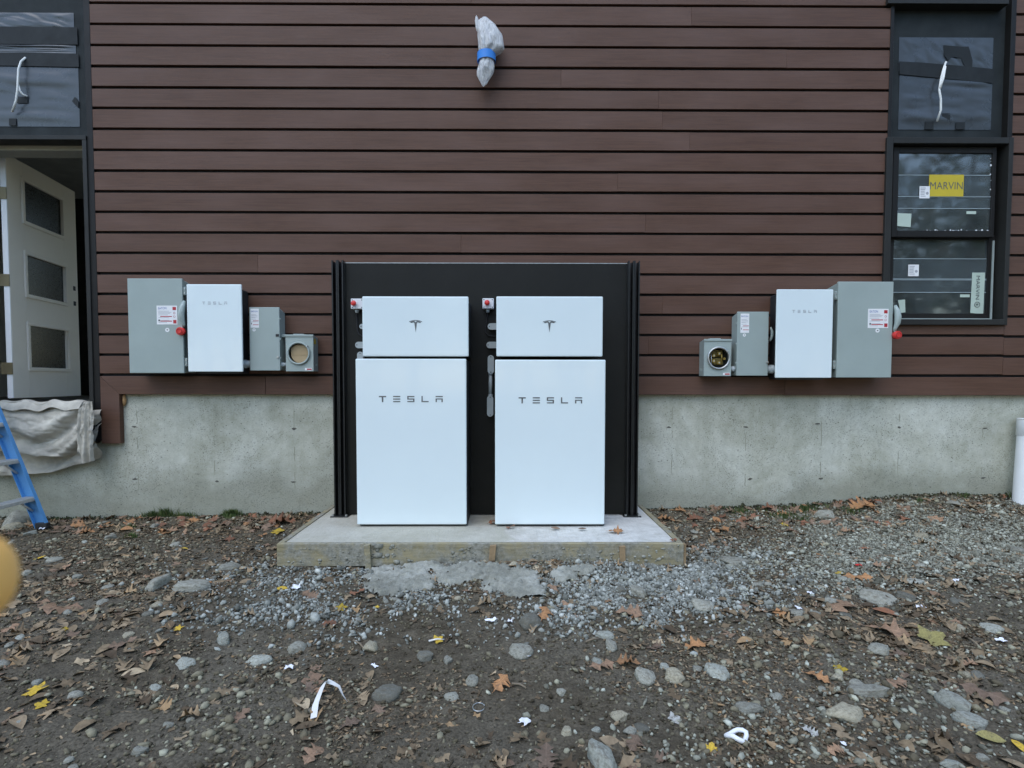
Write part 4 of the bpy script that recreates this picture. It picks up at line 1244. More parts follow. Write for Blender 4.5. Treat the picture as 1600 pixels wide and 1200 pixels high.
def stop_button(x0, x1, y0, y1, bx, by, label, cable):
    Y = PY - .065
    X0, X1, Z0, Z1 = rect(x0, x1, y0, y1, Y)
    t = empty('stop_button', ((X0 + X1) / 2, PY, Z0), label, 'stop button', 'emergency stop boxes on the black panel')
    b_ = box('button_box', X0, X1, Y, PY, Z0, Z1, M['white_plastic'], t, .004, 2)
    for sx in (X0 + .011, X1 - .011):
        for sz in (Z0 + .010, Z1 - .010): disc('screw', (sx, Y - .001, sz), .004, .003, M['ink_black'], b_, 8)
    c = P(bx, by, Y)
    disc('collar', (c.x, Y - .012, c.z), .013, .014, M['red_plastic'], t, 18)
    bm = bmesh.new(); bmesh.ops.create_uvsphere(bm, u_segments=20, v_segments=10, radius=1)
    for v in bm.verts: v.co = Vector((v.co.x * .0195, v.co.y * .010, v.co.z * .0195))
    link('mushroom_head', bm_mesh(bm, 'mushroom_head'), M['red_plastic'], t, Vector((c.x, Y - .020, c.z)), True)
    g = P(cable[0][0], cable[0][1], PY - .03)
    tube('cable_gland', [(g.x, PY - .032, Z0 + .001), (g.x, PY - .032, Z0 - .012), (g.x, PY - .032, Z0 - .026)], [.015, .016, .011], M['conduit_grey'], t, 12)
    tube('cable', [Vector((g.x, PY - .032, Z0 - .02))] + [P(x, y, PY - .012) for x, y in cable[1:]], .0042, M['rubber_black'], t, 8)
stop_button(548, 567.5, 466.5, 482.5, 553.5, 474.3, 'emergency stop box touching the left battery unit', [(558, 484), (558, 492), (558, 505), (558.5, 516), (561, 522), (566, 525.5), (575, 526)])
stop_button(753.8, 771.5, 466, 482, 761.3, 473.5, 'emergency stop box between the two battery units', [(762.3, 484), (762, 492), (760.5, 502), (758.3, 512), (758.5, 519), (763, 524.5), (772, 525.5), (782, 525.5)])

def fitting(x0, x1, y0, y1, horiz, label, pipe=None):
    Y = PY - .05
    X0, X1, Z0, Z1 = rect(x0, x1, y0, y1, Y)
    t = empty('conduit_fitting', ((X0 + X1) / 2, PY, Z0), label, 'conduit', 'grey conduit fittings on the black panel')
    def pill(inset, ya, yb, name, parent, mat):
        x0_, x1_, z0_, z1_ = X0 + inset, X1 - inset, Z0 + inset, Z1 - inset
        pts = []
        if horiz:
            r = (z1_ - z0_) / 2; c1, c2 = x0_ + r, x1_ - r; zc = (z0_ + z1_) / 2
            pts = [(c1 + r * math.cos(a), zc + r * math.sin(a)) for a in np.linspace(math.pi / 2, 3 * math.pi / 2, 12)] + [(c2 + r * math.cos(a), zc + r * math.sin(a)) for a in np.linspace(-math.pi / 2, math.pi / 2, 12)]
        else:
            r = (x1_ - x0_) / 2; c1, c2 = z0_ + r, z1_ - r; xc = (x0_ + x1_) / 2
            pts = [(xc + r * math.cos(a), c1 + r * math.sin(a)) for a in np.linspace(math.pi, 2 * math.pi, 12)] + [(xc + r * math.cos(a), c2 + r * math.sin(a)) for a in np.linspace(0, math.pi, 12)]
        return poly_prism(name, pts, ya, yb, mat, parent)
    pill(.003, Y + .004, PY, 'fitting_body', t, M['conduit_grey'])
    cv = pill(0, Y, Y + .005, 'cover_plate', t, M['conduit_grey'])
    if horiz: scr = [(X0 + .012, (Z0 + Z1) / 2)]
    else: scr = [((X0 + X1) / 2, Z1 - .012), ((X0 + X1) / 2, Z0 + .012)]
    for sx, sz in scr: disc('screw', (sx, Y - .0015, sz), .0042, .003, M['ink_black'], cv, 8)
    if pipe:
        a, b = P(*pipe[0], PY - .028), P(*pipe[1], PY - .028)
        tube('pipe', [a, b], .0135, M['conduit_grey'], t, 14)
        tube('pipe_hub', [a, a + (b - a) * .08], .0165, M['conduit_grey'], t, 14)
        tube('pipe_hub', [b + (a - b) * .08, b], .0165, M['conduit_grey'], t, 14)
fitting(555, 580, 534, 544, True, 'lower horizontal grey conduit fitting left of the left battery unit')
fitting(561.5, 586, 506, 514, True, 'upper half-hidden grey conduit fitting left of the left battery unit')
fitting(558, 567.5, 549.5, 578, False, 'upright grey conduit fitting half hidden behind the left battery unit')
fitting(762, 788, 505, 515, True, 'upper horizontal grey conduit fitting between the battery units')
fitting(760, 786, 534, 544, True, 'lower horizontal grey conduit fitting between the battery units')
fitting(762, 771.8, 555, 584, False, 'upright grey conduit fitting between the battery units, above the pipe', ((766.5, 583), (766.3, 619)))
fitting(761, 770.8, 618, 651, False, 'lowest upright grey conduit fitting between the battery units')

# ================================================================== DOOR SIDE: drop cloth, ladder
def cloth(name, x_px, top_fn, bot_fn, Y0, parent, seed, style, nx_=100, nz_=70):
    xs = np.linspace(*x_px, nx_); us = np.linspace(0, 1, nx_); vs = np.linspace(0, 1, nz_)
    U, Vg = np.meshgrid(us, vs)
    sag = np.clip(np.sin(np.pi * np.clip(U * style.get('su', 1) + style.get('so', 0), 0, 1)), 0, 1) ** .7
    env = np.clip(Vg * 3.5, 0, 1)
    if style['kind'] == 'swag':
        ph = Vg * 1.5 - sag * 1.55 + .3 * (fbm(U * 2.5, Vg * 2, seed + 4, 2) - .5)
        fold = .028 * np.sin(2 * np.pi * ph + .4) + .013 * np.sin(2 * np.pi * ph * 1.9 + 1.3 + U * 2)
        fold = fold * env
    else:
        fold = .014 * np.sin(2 * np.pi * (U * 2.2 + .25 * Vg) + .5) * (.4 + .6 * Vg) + .006 * np.sin(2 * np.pi * (U * 5 - .3 * Vg))
    fold = fold + .034 * (fbm(U * 3 + seed, Vg * 3.5, seed, 3) - .5) + .018 * (np.abs(fbm(U * 9 + Vg * 2, Vg * 8 - U * 3, seed + 7, 3) - .5) * 2 - .3) + .006 * (fbm(U * 34, Vg * 28, seed + 8, 2) - .5)
    belly = style.get('belly', .03) * np.sin(np.pi * np.clip(Vg, 0, 1)) ** .8
    V = np.zeros((nz_, nx_, 3))
    for i, x in enumerate(xs):
        yt, yb = top_fn(x), bot_fn(x)
        a_, b_ = P(x, yt, Y0), P(x, yb, Y0)
        V[:, i, 0] = a_.x + (b_.x - a_.x) * vs
        V[:, i, 2] = a_.z + (b_.z - a_.z) * vs
    V[:, :, 1] = Y0 - fold - belly
    V = V.reshape(-1, 3); c0 = V.mean(0)
    i = (np.arange(nz_ - 1)[:, None] * nx_ + np.arange(nx_ - 1)[None]).ravel()
    return link(name, np_mesh(name, V - c0, np.stack([i, i + nx_, i + nx_ + 1, i + 1], 1), M['canvas'], True), None, parent, Vector(c0))
dc = empty('drop_cloth', (P(70, 700, -.05).x, -.03, P(70, 740, -.05).z), 'crumpled beige canvas cloth draped over the door sill', 'drop cloth')
ip = lambda xs, ys: (lambda x: float(np.interp(x, xs, ys)))
def wav(f, a, w, p): return lambda x: f(x) + a * math.sin(x * w + p) + .4 * a * math.sin(x * w * 2.7 + 1.3 * p)
cloth('under_layer', (-60, 157), ip([-60, 157], [652, 640]), wav(ip([-60, 0, 30, 60, 90, 115, 135, 157], [741, 741, 742, 740, 735, 728, 722, 714]), .8, .09, 1), -.018, dc, 2, {'kind': 'swag', 'belly': .02, 'su': .9})
cloth('upper_layer', (-60, 141), wav(ip([-60, 0, 20, 60, 100, 141], [629, 627, 626, 627, 628, 629]), .7, .12, 0), wav(ip([-60, 0, 30, 60, 90, 122, 141], [700, 703, 708, 712, 713, 711, 710]), .7, .11, 2), -.075, dc, 5, {'kind': 'swag', 'belly': .035, 'so': -.02})
cloth('hanging_fold', (122, 147), ip([122, 131, 147], [640, 628, 627]), ip([122, 125, 127, 147], [706, 706, 725, 720]), -.118, dc, 9, {'kind': 'drop', 'belly': .012}, 30, 60)
# the part lying over the sill
xs = np.linspace(DX0 + .01, FX - .036, 70); yv = np.linspace(-.12, .12, 26)
XX, YY = np.meshgrid(xs, yv)
ZZ = .992 - .10 * np.clip(YY - .0, 0, 1) - 2.2 * np.clip(-YY - .07, 0, 1) ** 1.2 + .035 * (fbm(XX * 6, YY * 7, 17, 3) - .4) + .010 * np.sin(XX * 31 + YY * 20)
V = np.stack([XX.ravel(), YY.ravel(), ZZ.ravel()], 1); c0 = V.mean(0)
i = (np.arange(25)[:, None] * 70 + np.arange(69)[None]).ravel()
link('sill_fold', np_mesh('sill_fold', V - c0, np.stack([i, i + 1, i + 71, i + 70], 1), M['canvas'], True), None, dc, Vector(c0))

# stepladder seen from the side, mostly outside the frame
YF, YN = -.22, -.68
ft = PZ(78, 822, float(gz(-3.46, -.22)))
ft = Vector((P(78, 822, YF).x, YF, P(78, 822, YF).z))
lad = empty('step_ladder', (ft.x, (YF + YN) / 2, ft.z), 'blue stepladder with grey metal steps at the left edge', 'ladder')
tp = P(0, 633, YF)
ld = Vector((tp.x - ft.x, 0, tp.z - ft.z)); ld = ld / ld.z
def rail(Y, sgn, x_off, d, z_top, z_bot, name='rail'):
    """channel rail along direction d (per unit z), web in the plane y = Y, flanges on side sgn"""
    w = .088
    n = Vector((1, 0, -d.x)).normalized()
    bm = bmesh.new()
    b = Vector((ft.x + x_off, Y, ft.z)) + d * (z_bot - ft.z)
    tpp = Vector((ft.x + x_off, Y, ft.z)) + d * (z_top - ft.z)
    th, fl = .004, .030
    prof = [(0, 0), (0, fl), (-th, fl), (-th, th), (-w + th, th), (-w + th, fl), (-w, fl), (-w, 0)]
    A = [bm.verts.new(b + n * a + Vector((0, sgn * y, 0))) for a, y in prof]
    B = [bm.verts.new(tpp + n * a + Vector((0, sgn * y, 0))) for a, y in prof]
    bm.faces.new(A); bm.faces.new(B[::-1])
    for i in range(8): bm.faces.new((A[i], B[i], B[(i + 1) % 8], A[(i + 1) % 8]))
    bmesh.ops.recalc_face_normals(bm, faces=bm.faces)
    me = bm_mesh(bm, name); c = (b + tpp) / 2; center_mesh(me, c)
    return link(name, me, M['ladder_blue'], lad, c)
ZTOP = ft.z + 1.75
rail(YF, -1, 0, ld, ZTOP, ft.z); rail(YN, 1, 0, ld, ZTOP, ft.z)
apex = ft + ld * 1.75
rd = Vector(((apex.x - .10) - (apex.x - .62), 0, 1.75)); rd = Vector((.30, 0, 1))
rear0 = Vector((apex.x - .06, 0, ZTOP)) - rd * 1.75
for Y, s in ((YF - .01, -1), (YN + .01, 1)):
    d = rd
    n = Vector((1, 0, -d.x)).normalized()
    bm = bmesh.new()
    zb_ = float(gz(rear0.x, Y))
    b = Vector((rear0.x, Y, zb_)); tt = Vector((apex.x - .06, Y, ZTOP))
    pr = [(0, 0), (0, .025), (-.05, .025), (-.05, 0)]
    A = [bm.verts.new(b + n * a + Vector((0, s * y, 0))) for a, y in pr]; B = [bm.verts.new(tt + n * a + Vector((0, s * y, 0))) for a, y in pr]
    bm.faces.new(A); bm.faces.new(B[::-1])
    for i in range(4): bm.faces.new((A[i], B[i], B[(i + 1) % 4], A[(i + 1) % 4]))
    bmesh.ops.recalc_face_normals(bm, faces=bm.faces)
    me = bm_mesh(bm, 'rear_rail'); c = (b + tt) / 2; center_mesh(me, c); link('rear_rail', me, M['ladder_blue'], lad, c)
for py, px in ((778, 50), (719, 30), (662, 6), (606, -20), (552, -45)):
    q = P(px, py, YF - .02)
    zst = q.z; xr = ft.x + ld.x * (zst - ft.z)
    st = box('step', xr - .088, xr - .004, YN + .004, YF - .006, zst - .022, zst + .006, M['aluminium'], lad, .003)
    for k in range(6):
        box('tread_ridge', xr - .08 + k * .013, xr - .076 + k * .013, YN + .01, YF - .01, zst + .006, zst + .009, M['aluminium'], st)
    tube('step_brace', [(xr - .05, YF - .10, zst - .02), (xr + .0 - ld.x * -.09, YF - .012, zst - .10)], .008, M['aluminium'], lad, 6)
    for dz in (-.01,): disc('rivet', (xr - .03, YF - .012, zst + dz), .007, .006, M['aluminium'], lad, 8)
box('top_cap', apex.x - .17, apex.x + .02, YN - .02, YF + .02, ZTOP - .01, ZTOP + .04, M['ladder_blue'], lad, .006)
box('foot_pad', ft.x - .085, ft.x + .004, YF - .034, YF + .004, ft.z - .012, ft.z + .03, M['rubber_black'], lad, .003)
box('foot_pad', ft.x - .085, ft.x + .004, YN - .004, YN + .034, ft.z - .03, ft.z + .03, M['rubber_black'], lad, .003)

# white pipe at the right edge
pb = P(1596, 790, -.08); ptp = P(1606, 654, -.05)
t = empty('drain_pipe', (pb.x, -.08, pb.z), 'white plastic pipe standing against the concrete at the right edge', 'pipe')
dirp = (ptp - pb)
tube('pipe', [pb - dirp * .1, ptp], .060, M['pvc_white'], t, 28, caps=False)
tube('pipe_socket', [pb + dirp * .80, pb + dirp * .805, ptp], [.060, .066, .066], M['pvc_white'], t, 28, caps=False)
tube('pipe_rim', [ptp - dirp * .02, ptp], [.0665, .0665], M['pvc_white'], t, 28)

# ================================================================== GROUND COVER
def ico(sub):
    bm = bmesh.new(); bmesh.ops.create_icosphere(bm, subdivisions=sub, radius=1)
    bm.verts.ensure_lookup_table()
    V = np.array([v.co[:] for v in bm.verts]); F = np.array([[v.index for v in f.verts] for f in bm.faces]); bm.free()
    return V / np.linalg.norm(V, axis=1, keepdims=True), F
ICO = {1: ico(1), 2: ico(2), 3: ico(3)}
def rock_shape(sub, rg, planes=9, lo=.45, hi=.9, rough=.04):
    V, F = ICO[sub]
    n = rg.normal(size=(planes, 3)); n /= np.linalg.norm(n, axis=1, keepdims=True)
    d = rg.uniform(lo, hi, planes)
    dots = V @ n.T
    r = np.where(dots > .05, d[None] / np.maximum(dots, .05), 9).min(1)
    r = np.minimum(r, 1.0)
    r = r * (1 + rough * rg.normal(size=len(V)))
    return V * r[:, None], F
def rotz(a):
    c, s = np.cos(a), np.sin(a); z = np.zeros_like(a); o = np.ones_like(a)
    return np.stack([np.stack([c, -s, z], -1), np.stack([s, c, z], -1), np.stack([z, z, o], -1)], -2)
def scatter(shapes, pos, size, rg, flat=(.45, .8), tilt=.25, sink=.2):
    Vs, Fs = [], []; off = 0
    which = rg.integers(0, len(shapes), len(pos))
    for k, (V, F) in enumerate(shapes):
        idx = np.where(which == k)[0]
        if len(idx) == 0: continue
        n = len(idx)
        S = size[idx][:, None] * np.stack([rg.uniform(.75, 1.25, n), rg.uniform(.6, 1.0, n), rg.uniform(*flat, n)], 1)
        A = rotz(rg.uniform(0, 2 * np.pi, n))
        tx = rg.normal(0, tilt, n); ty = rg.normal(0, tilt, n)
        W = V[None] * S[:, None, :]
        W = W + 0
        W[:, :, 2] += tx[:, None] * W[:, :, 0] + ty[:, None] * W[:, :, 1]
        W = np.einsum('nij,nvj->nvi', A, W) + pos[idx][:, None, :]
        W[:, :, 2] += (S[:, 2] * (1 - sink))[:, None] * .8
        Vs.append(W.reshape(-1, 3))
        Fs.append((F[None] + (np.arange(n) * len(V))[:, None, None]).reshape(-1, 3) + off)
        off += n * len(V)
    return np.concatenate(Vs), np.concatenate(Fs)
def sample_ground(n, rg, dens, outer=False):
    """random places on the ground in view, kept with probability dens(px, py)"""
    out = []
    tot = 0
    while tot < n:
        x = rg.uniform(-6.6, 6.6, n * 3) if outer else rg.uniform(-4.9, 4.9, n * 3); y = rg.uniform(-3.3 if outer else -2.75, .03, n * 3)
        z = gz(x, y)
        pr = proj(np.stack([x, y, z], 1))
        ok = (pr[:, 0] > -60) & (pr[:, 0] < 1660) & (pr[:, 1] < 1240)
        if outer: ok = ~ok
        ok &= ~((x > PAD_X0 - .01) & (x < PAD_X1 + .03) & (y > PAD_Y0 - .012))
        d = dens(pr[:, 0], pr[:, 1], x, y)
        ok &= rg.uniform(size=len(x)) < d
        sel = np.stack([x, y, z], 1)[ok]
        out.append(sel); tot += len(sel)
        if len(sel) == 0: break
    return np.concatenate(out)[:n]
def bump2(px, py, cx, cy, rx, ry): return np.exp(-((px - cx) / rx) ** 2 - ((py - cy) / ry) ** 2)
def patch(x, y, s, seed, lo, hi): return np.clip((fbm(x * s, y * s, seed, 3) - lo) / (hi - lo), 0, 1)
def soilzone(px, py):      # bare dark earth
    return np.clip(.95 * bump2(px, py, 760, 985, 260, 55) + .8 * bump2(px, py, 620, 1040, 160, 60) + .6 * bump2(px, py, 900, 1040, 130, 60)
                   + .8 * bump2(px, py, 330, 880, 140, 26) + .5 * bump2(px, py, 850, 1130, 300, 60), 0, 1)
def gravelzone(px, py):
    g = 1.1 * bump2(px, py, 1080, 910, 120, 38) + 1.0 * bump2(px, py, 560, 925, 190, 42) + .8 * bump2(px, py, 950, 940, 130, 40) + .8 * bump2(px, py, 450, 965, 120, 40)
    return np.clip(g, 0, 1)
def rightgravel(px, py):
    return np.clip(1.2 * bump2(px, py, 1560, 845, 260, 50) + .5 * bump2(px, py, 1350, 880, 200, 50) + .15 * bump2(px, py, 1300, 1130, 320, 110), 0, 1)
small_shapes = [rock_shape(1, RNG, 8) for _ in range(8)]
tiny_shapes = [rock_shape(1, RNG, 6) for _ in range(3)]
_bm = bmesh.new(); bmesh.ops.create_icosphere(_bm, subdivisions=1, radius=1)
def low_shapes(n, rg):
    V, F = ICO_LOW()
    return [(V * rg.uniform(.5, 1.15, (12, 1)) * rg.uniform(.75, 1.25, (1, 3)), F) for _ in range(n)]
_bm.free()
LOW = low_shapes(8, RNG)
# crushed gravel
pos = sample_ground(12000, RNG, lambda px, py, x, y: gravelzone(px, py) * (.10 + .90 * patch(x, y, 4, 31, .34, .6)) * np.where(px < 700, .4, 1.0))
V1, F1 = scatter(LOW, pos, RNG.lognormal(math.log(.0084), .40, len(pos)), RNG, flat=(.5, .9))
g1 = link('gravel', np_mesh('gravel', V1, F1, M['gravel'], False), None); tag(g1, 'loose pale gravel spilled round the front of the pad', 'gravel', kind='stuff')
pos = sample_ground(22500, RNG, lambda px, py, x, y: rightgravel(px, py) * (.3 + .7 * patch(x, y, 4, 37, .3, .6)))
V1, F1 = scatter(LOW, pos, RNG.lognormal(math.log(.008), .38, len(pos)), RNG)
g2 = link('crushed_stone', np_mesh('crushed_stone', V1, F1, M['crushed'], False), None); tag(g2, 'fine grey crushed stone towards the right wall', 'gravel', kind='stuff')
# pebbles in the earth
pos = sample_ground(10500, RNG, lambda px, py, x, y: (1 - .88 * soilzone(px, py)) * (.06 + .94 * patch(x, y, 2.6, 41, .40, .64)))
sz1 = np.sort(RNG.lognormal(math.log(.0075), .5, len(pos)).clip(.003, .024))[::-1]
V1, F1 = scatter(small_shapes, pos[:3800], sz1[:3800], RNG, sink=.45)
out_p = sample_ground(8500, RNG, lambda px, py, x, y: .06 + .94 * patch(x, y, 2.6, 41, .40, .64), True)
V1b, F1b = scatter(LOW, np.concatenate([pos[3800:], out_p]), np.concatenate([sz1[3800:], RNG.lognormal(math.log(.0085), .5, len(out_p)).clip(.003, .024)]), RNG, sink=.45)
F1 = np.concatenate([F1, F1b + len(V1)]); V1 = np.concatenate([V1, V1b])
g3 = link('pebbles', np_mesh('pebbles', V1, F1, M['pebble'], False), None); tag(g3, 'small brown and grey pebbles pressed into the dirt', 'pebbles', kind='stuff')
pos = sample_ground(39000, RNG, lambda px, py, x, y: .35 + .65 * patch(x, y, 6, 43, .3, .6))
pos = np.concatenate([pos, sample_ground(10000, RNG, lambda px, py, x, y: .35 + .65 * patch(x, y, 6, 43, .3, .6), True)])
V1, F1 = scatter(LOW, pos, RNG.lognormal(math.log(.0046), .5, len(pos)).clip(.0018, .015), RNG, sink=.55)
g4 = link('soil_crumbs', np_mesh('soil_crumbs', V1, F1, M['crumb'], False), None); tag(g4, 'crumbs of dark earth over the ground', 'soil', kind='stuff')

n_ = 5200
xb = RNG.uniform(-4.6, 4.6, n_); hb = .045 * np.clip((fbm(xb * 2.2, xb * 0 + 3.3, 15, 4) - .35) * 2.2, .05, 1); fb = RNG.uniform(0, 1, n_)
okb = ~((xb > PAD_X0 - .02) & (xb < PAD_X1 + .02))
yb = .042 - fb * (hb * 1.6 + .01); zb_ = gz(xb, yb) + hb * (1 - fb) * RNG.uniform(.3, 1, n_)
posb = np.stack([xb, yb, zb_], 1)[okb]
V1, F1 = scatter(LOW, posb, RNG.lognormal(math.log(.006), .4, len(posb)), RNG, sink=.6)
mat_island('mossy', [(0, (.020, .018, .010)), (.5, (.040, .038, .020)), (.85, (.055, .065, .025)), (1, (.10, .10, .05))], var=.2)
tag(link('soil_bank', np_mesh('soil_bank', V1, F1, M['mossy'], False), None), 'dark mossy soil banked along the foot of the wall', 'soil', kind='stuff')
# ---- leaves
def oak_outline(nl, rg):
    """half-outline (t, w) samples of a lobed oak leaf"""
    pts = [(0, .015), (.10, .02)]
    for i in range(nl):
        t0 = .14 + .74 * i / nl; dt = .74 / nl
        env = math.sin(math.pi * min(1, .18 + .72 * (i + .5) / nl)) ** .8
        w = (.30 + .10 * rg.random()) * env
        pts += [(t0 + dt * .06, .095 + .03 * rg.random()), (t0 + dt * .34, w * .66), (t0 + dt * .60, w * 1.02), (t0 + dt * .78, w * .98), (t0 + dt * .86, w * .62)]
    pts += [(.92, .07), (1.0, .004)]
    return pts
def oak_leaf(rg, nl=4, curl=.25):
    L, R = oak_outline(nl, rg), oak_outline(nl, rg)
    n = len(L); V = []
    a1, a2, a3 = rg.normal(0, curl, 3); ph = rg.uniform(0, 6.28)
    bend = rg.normal(0, curl)
    def z(t, w): return bend * (t - .5) ** 2 * 1.9 + 3.0 * a1 * w * w + .03 * abs(w) + .08 * math.sin(9 * t + ph) * (w * 4) + .18 * a2 * w + .2 * a3 * w * t
    for (t, w), (t2, w2) in zip(L, R):
        tm = (t + t2) / 2
        V += [(tm - .5, 0, z(tm, 0)), (t - .5, w, z(t, w)), (t2 - .5, -w2, z(t2, -w2))]
    F = []
    for i in range(n - 1):
        a, b = 3 * i, 3 * (i + 1)
        F += [(a, b, b + 1), (a, b + 1, a + 1), (a, a + 2, b + 2), (a, b + 2, b)]
    V = np.array(V)
    V = np.concatenate([V, [(-.62, .006, V[0, 2] + .01), (-.62, -.006, V[0, 2] + .01)]])
    F += [(1, 0, len(V) - 2), (0, 2, len(V) - 1), (0, len(V) - 1, len(V) - 2)]
    V[:, 2] -= np.percentile(V[:, 2], 15)
    return V, np.array(F)
def maple_leaf(rg, curl=.2):
    angs = [0, 22, 38, 55, 75, 92, 110, 128, 150, 172]
    rad = [.62, .46, .36, .46, .60, .44, .34, .40, .44, .16]
    pts = [(a, r * rg.uniform(.9, 1.1)) for a, r in zip(angs, rad)]
    full = pts + [(360 - a, r * rg.uniform(.9, 1.1)) for a, r in pts[:0:-1]]
    V = [(0, 0, 0)] ; c1, c2 = rg.normal(0, curl, 2)
    for a, r in full:
        x, y = r * math.cos(RAD(a)), r * math.sin(RAD(a)); V.append((x, y, (abs(c1) + .1) * r * r * .8 + c2 * x * .25 + .03 * rg.normal()))
    n = len(full)
    F = [(0, 1 + i, 1 + (i + 1) % n) for i in range(n)]
    V = np.array(V); V[:, 2] -= np.percentile(V[:, 2], 15)
    return V, np.array(F)
def plain_leaf(rg, curl=.2):
    V = []; c = abs(rg.normal(0, curl)) + .1; b = rg.normal(0, curl)
    ts = np.linspace(0, 1, 8)
    for t in ts:
        w = .26 * math.sin(math.pi * t) ** .8 + .003
        zz_ = b * (t - .5) ** 2
        V += [(t - .5, 0, zz_), (t - .5, w, zz_ + c * w), (t - .5, -w, zz_ + c * w)]
    F = []
    for i in range(7):
        a, d = 3 * i, 3 * (i + 1)
        F += [(a, d, d + 1), (a, d + 1, a + 1), (a, a + 2, d + 2), (a, d + 2, d)]
    V = np.array(V); V[:, 2] -= V[:, 2].min()
    return V, np.array(F)
LEAFM = {}
def leaf_mesh(kind, colour, k):
    key = (kind, colour, k)
    if key not in LEAFM:
        rg = np.random.default_rng(abs(hash(kind)) % 7 + 100 * k if False else {'oak': 1, 'maple': 2, 'plain': 3}[kind] * 1000 + k)
        V, F = oak_leaf(rg, 3 + k % 2, .3) if kind == 'oak' else maple_leaf(rg) if kind == 'maple' else plain_leaf(rg)
        LEAFM[key] = np_mesh('leaf', V, F, M['leaf_' + colour], True)
    return LEAFM[key]
def put_leaf(px, py, wpx, kind, colour, ang, label, group=None, on_pad=False, lift=.004, k=None, rx=None):
    if on_pad: p = PZ(px, py, PAD_Z + .004)
    else: p = G(px, py)
    d = (p - cam.location).length
    size = wpx / F_PX * (p.y + DW) * 1.0
    o = bpy.data.objects.new('leaf', leaf_mesh(kind, colour, random.randrange(12) if k is None else k)); COL.objects.link(o)
    o.location = (p.x, p.y, p.z + lift + size * .045)
    o.scale = (size, size, size * random.uniform(.7, 1.2))
    o.rotation_mode = 'ZYX'; o.rotation_euler = (random.gauss(.15, .10) if rx is None else rx, random.gauss(0, .10), RAD(ang))
    tag(o, label, 'leaf', group)
    return o
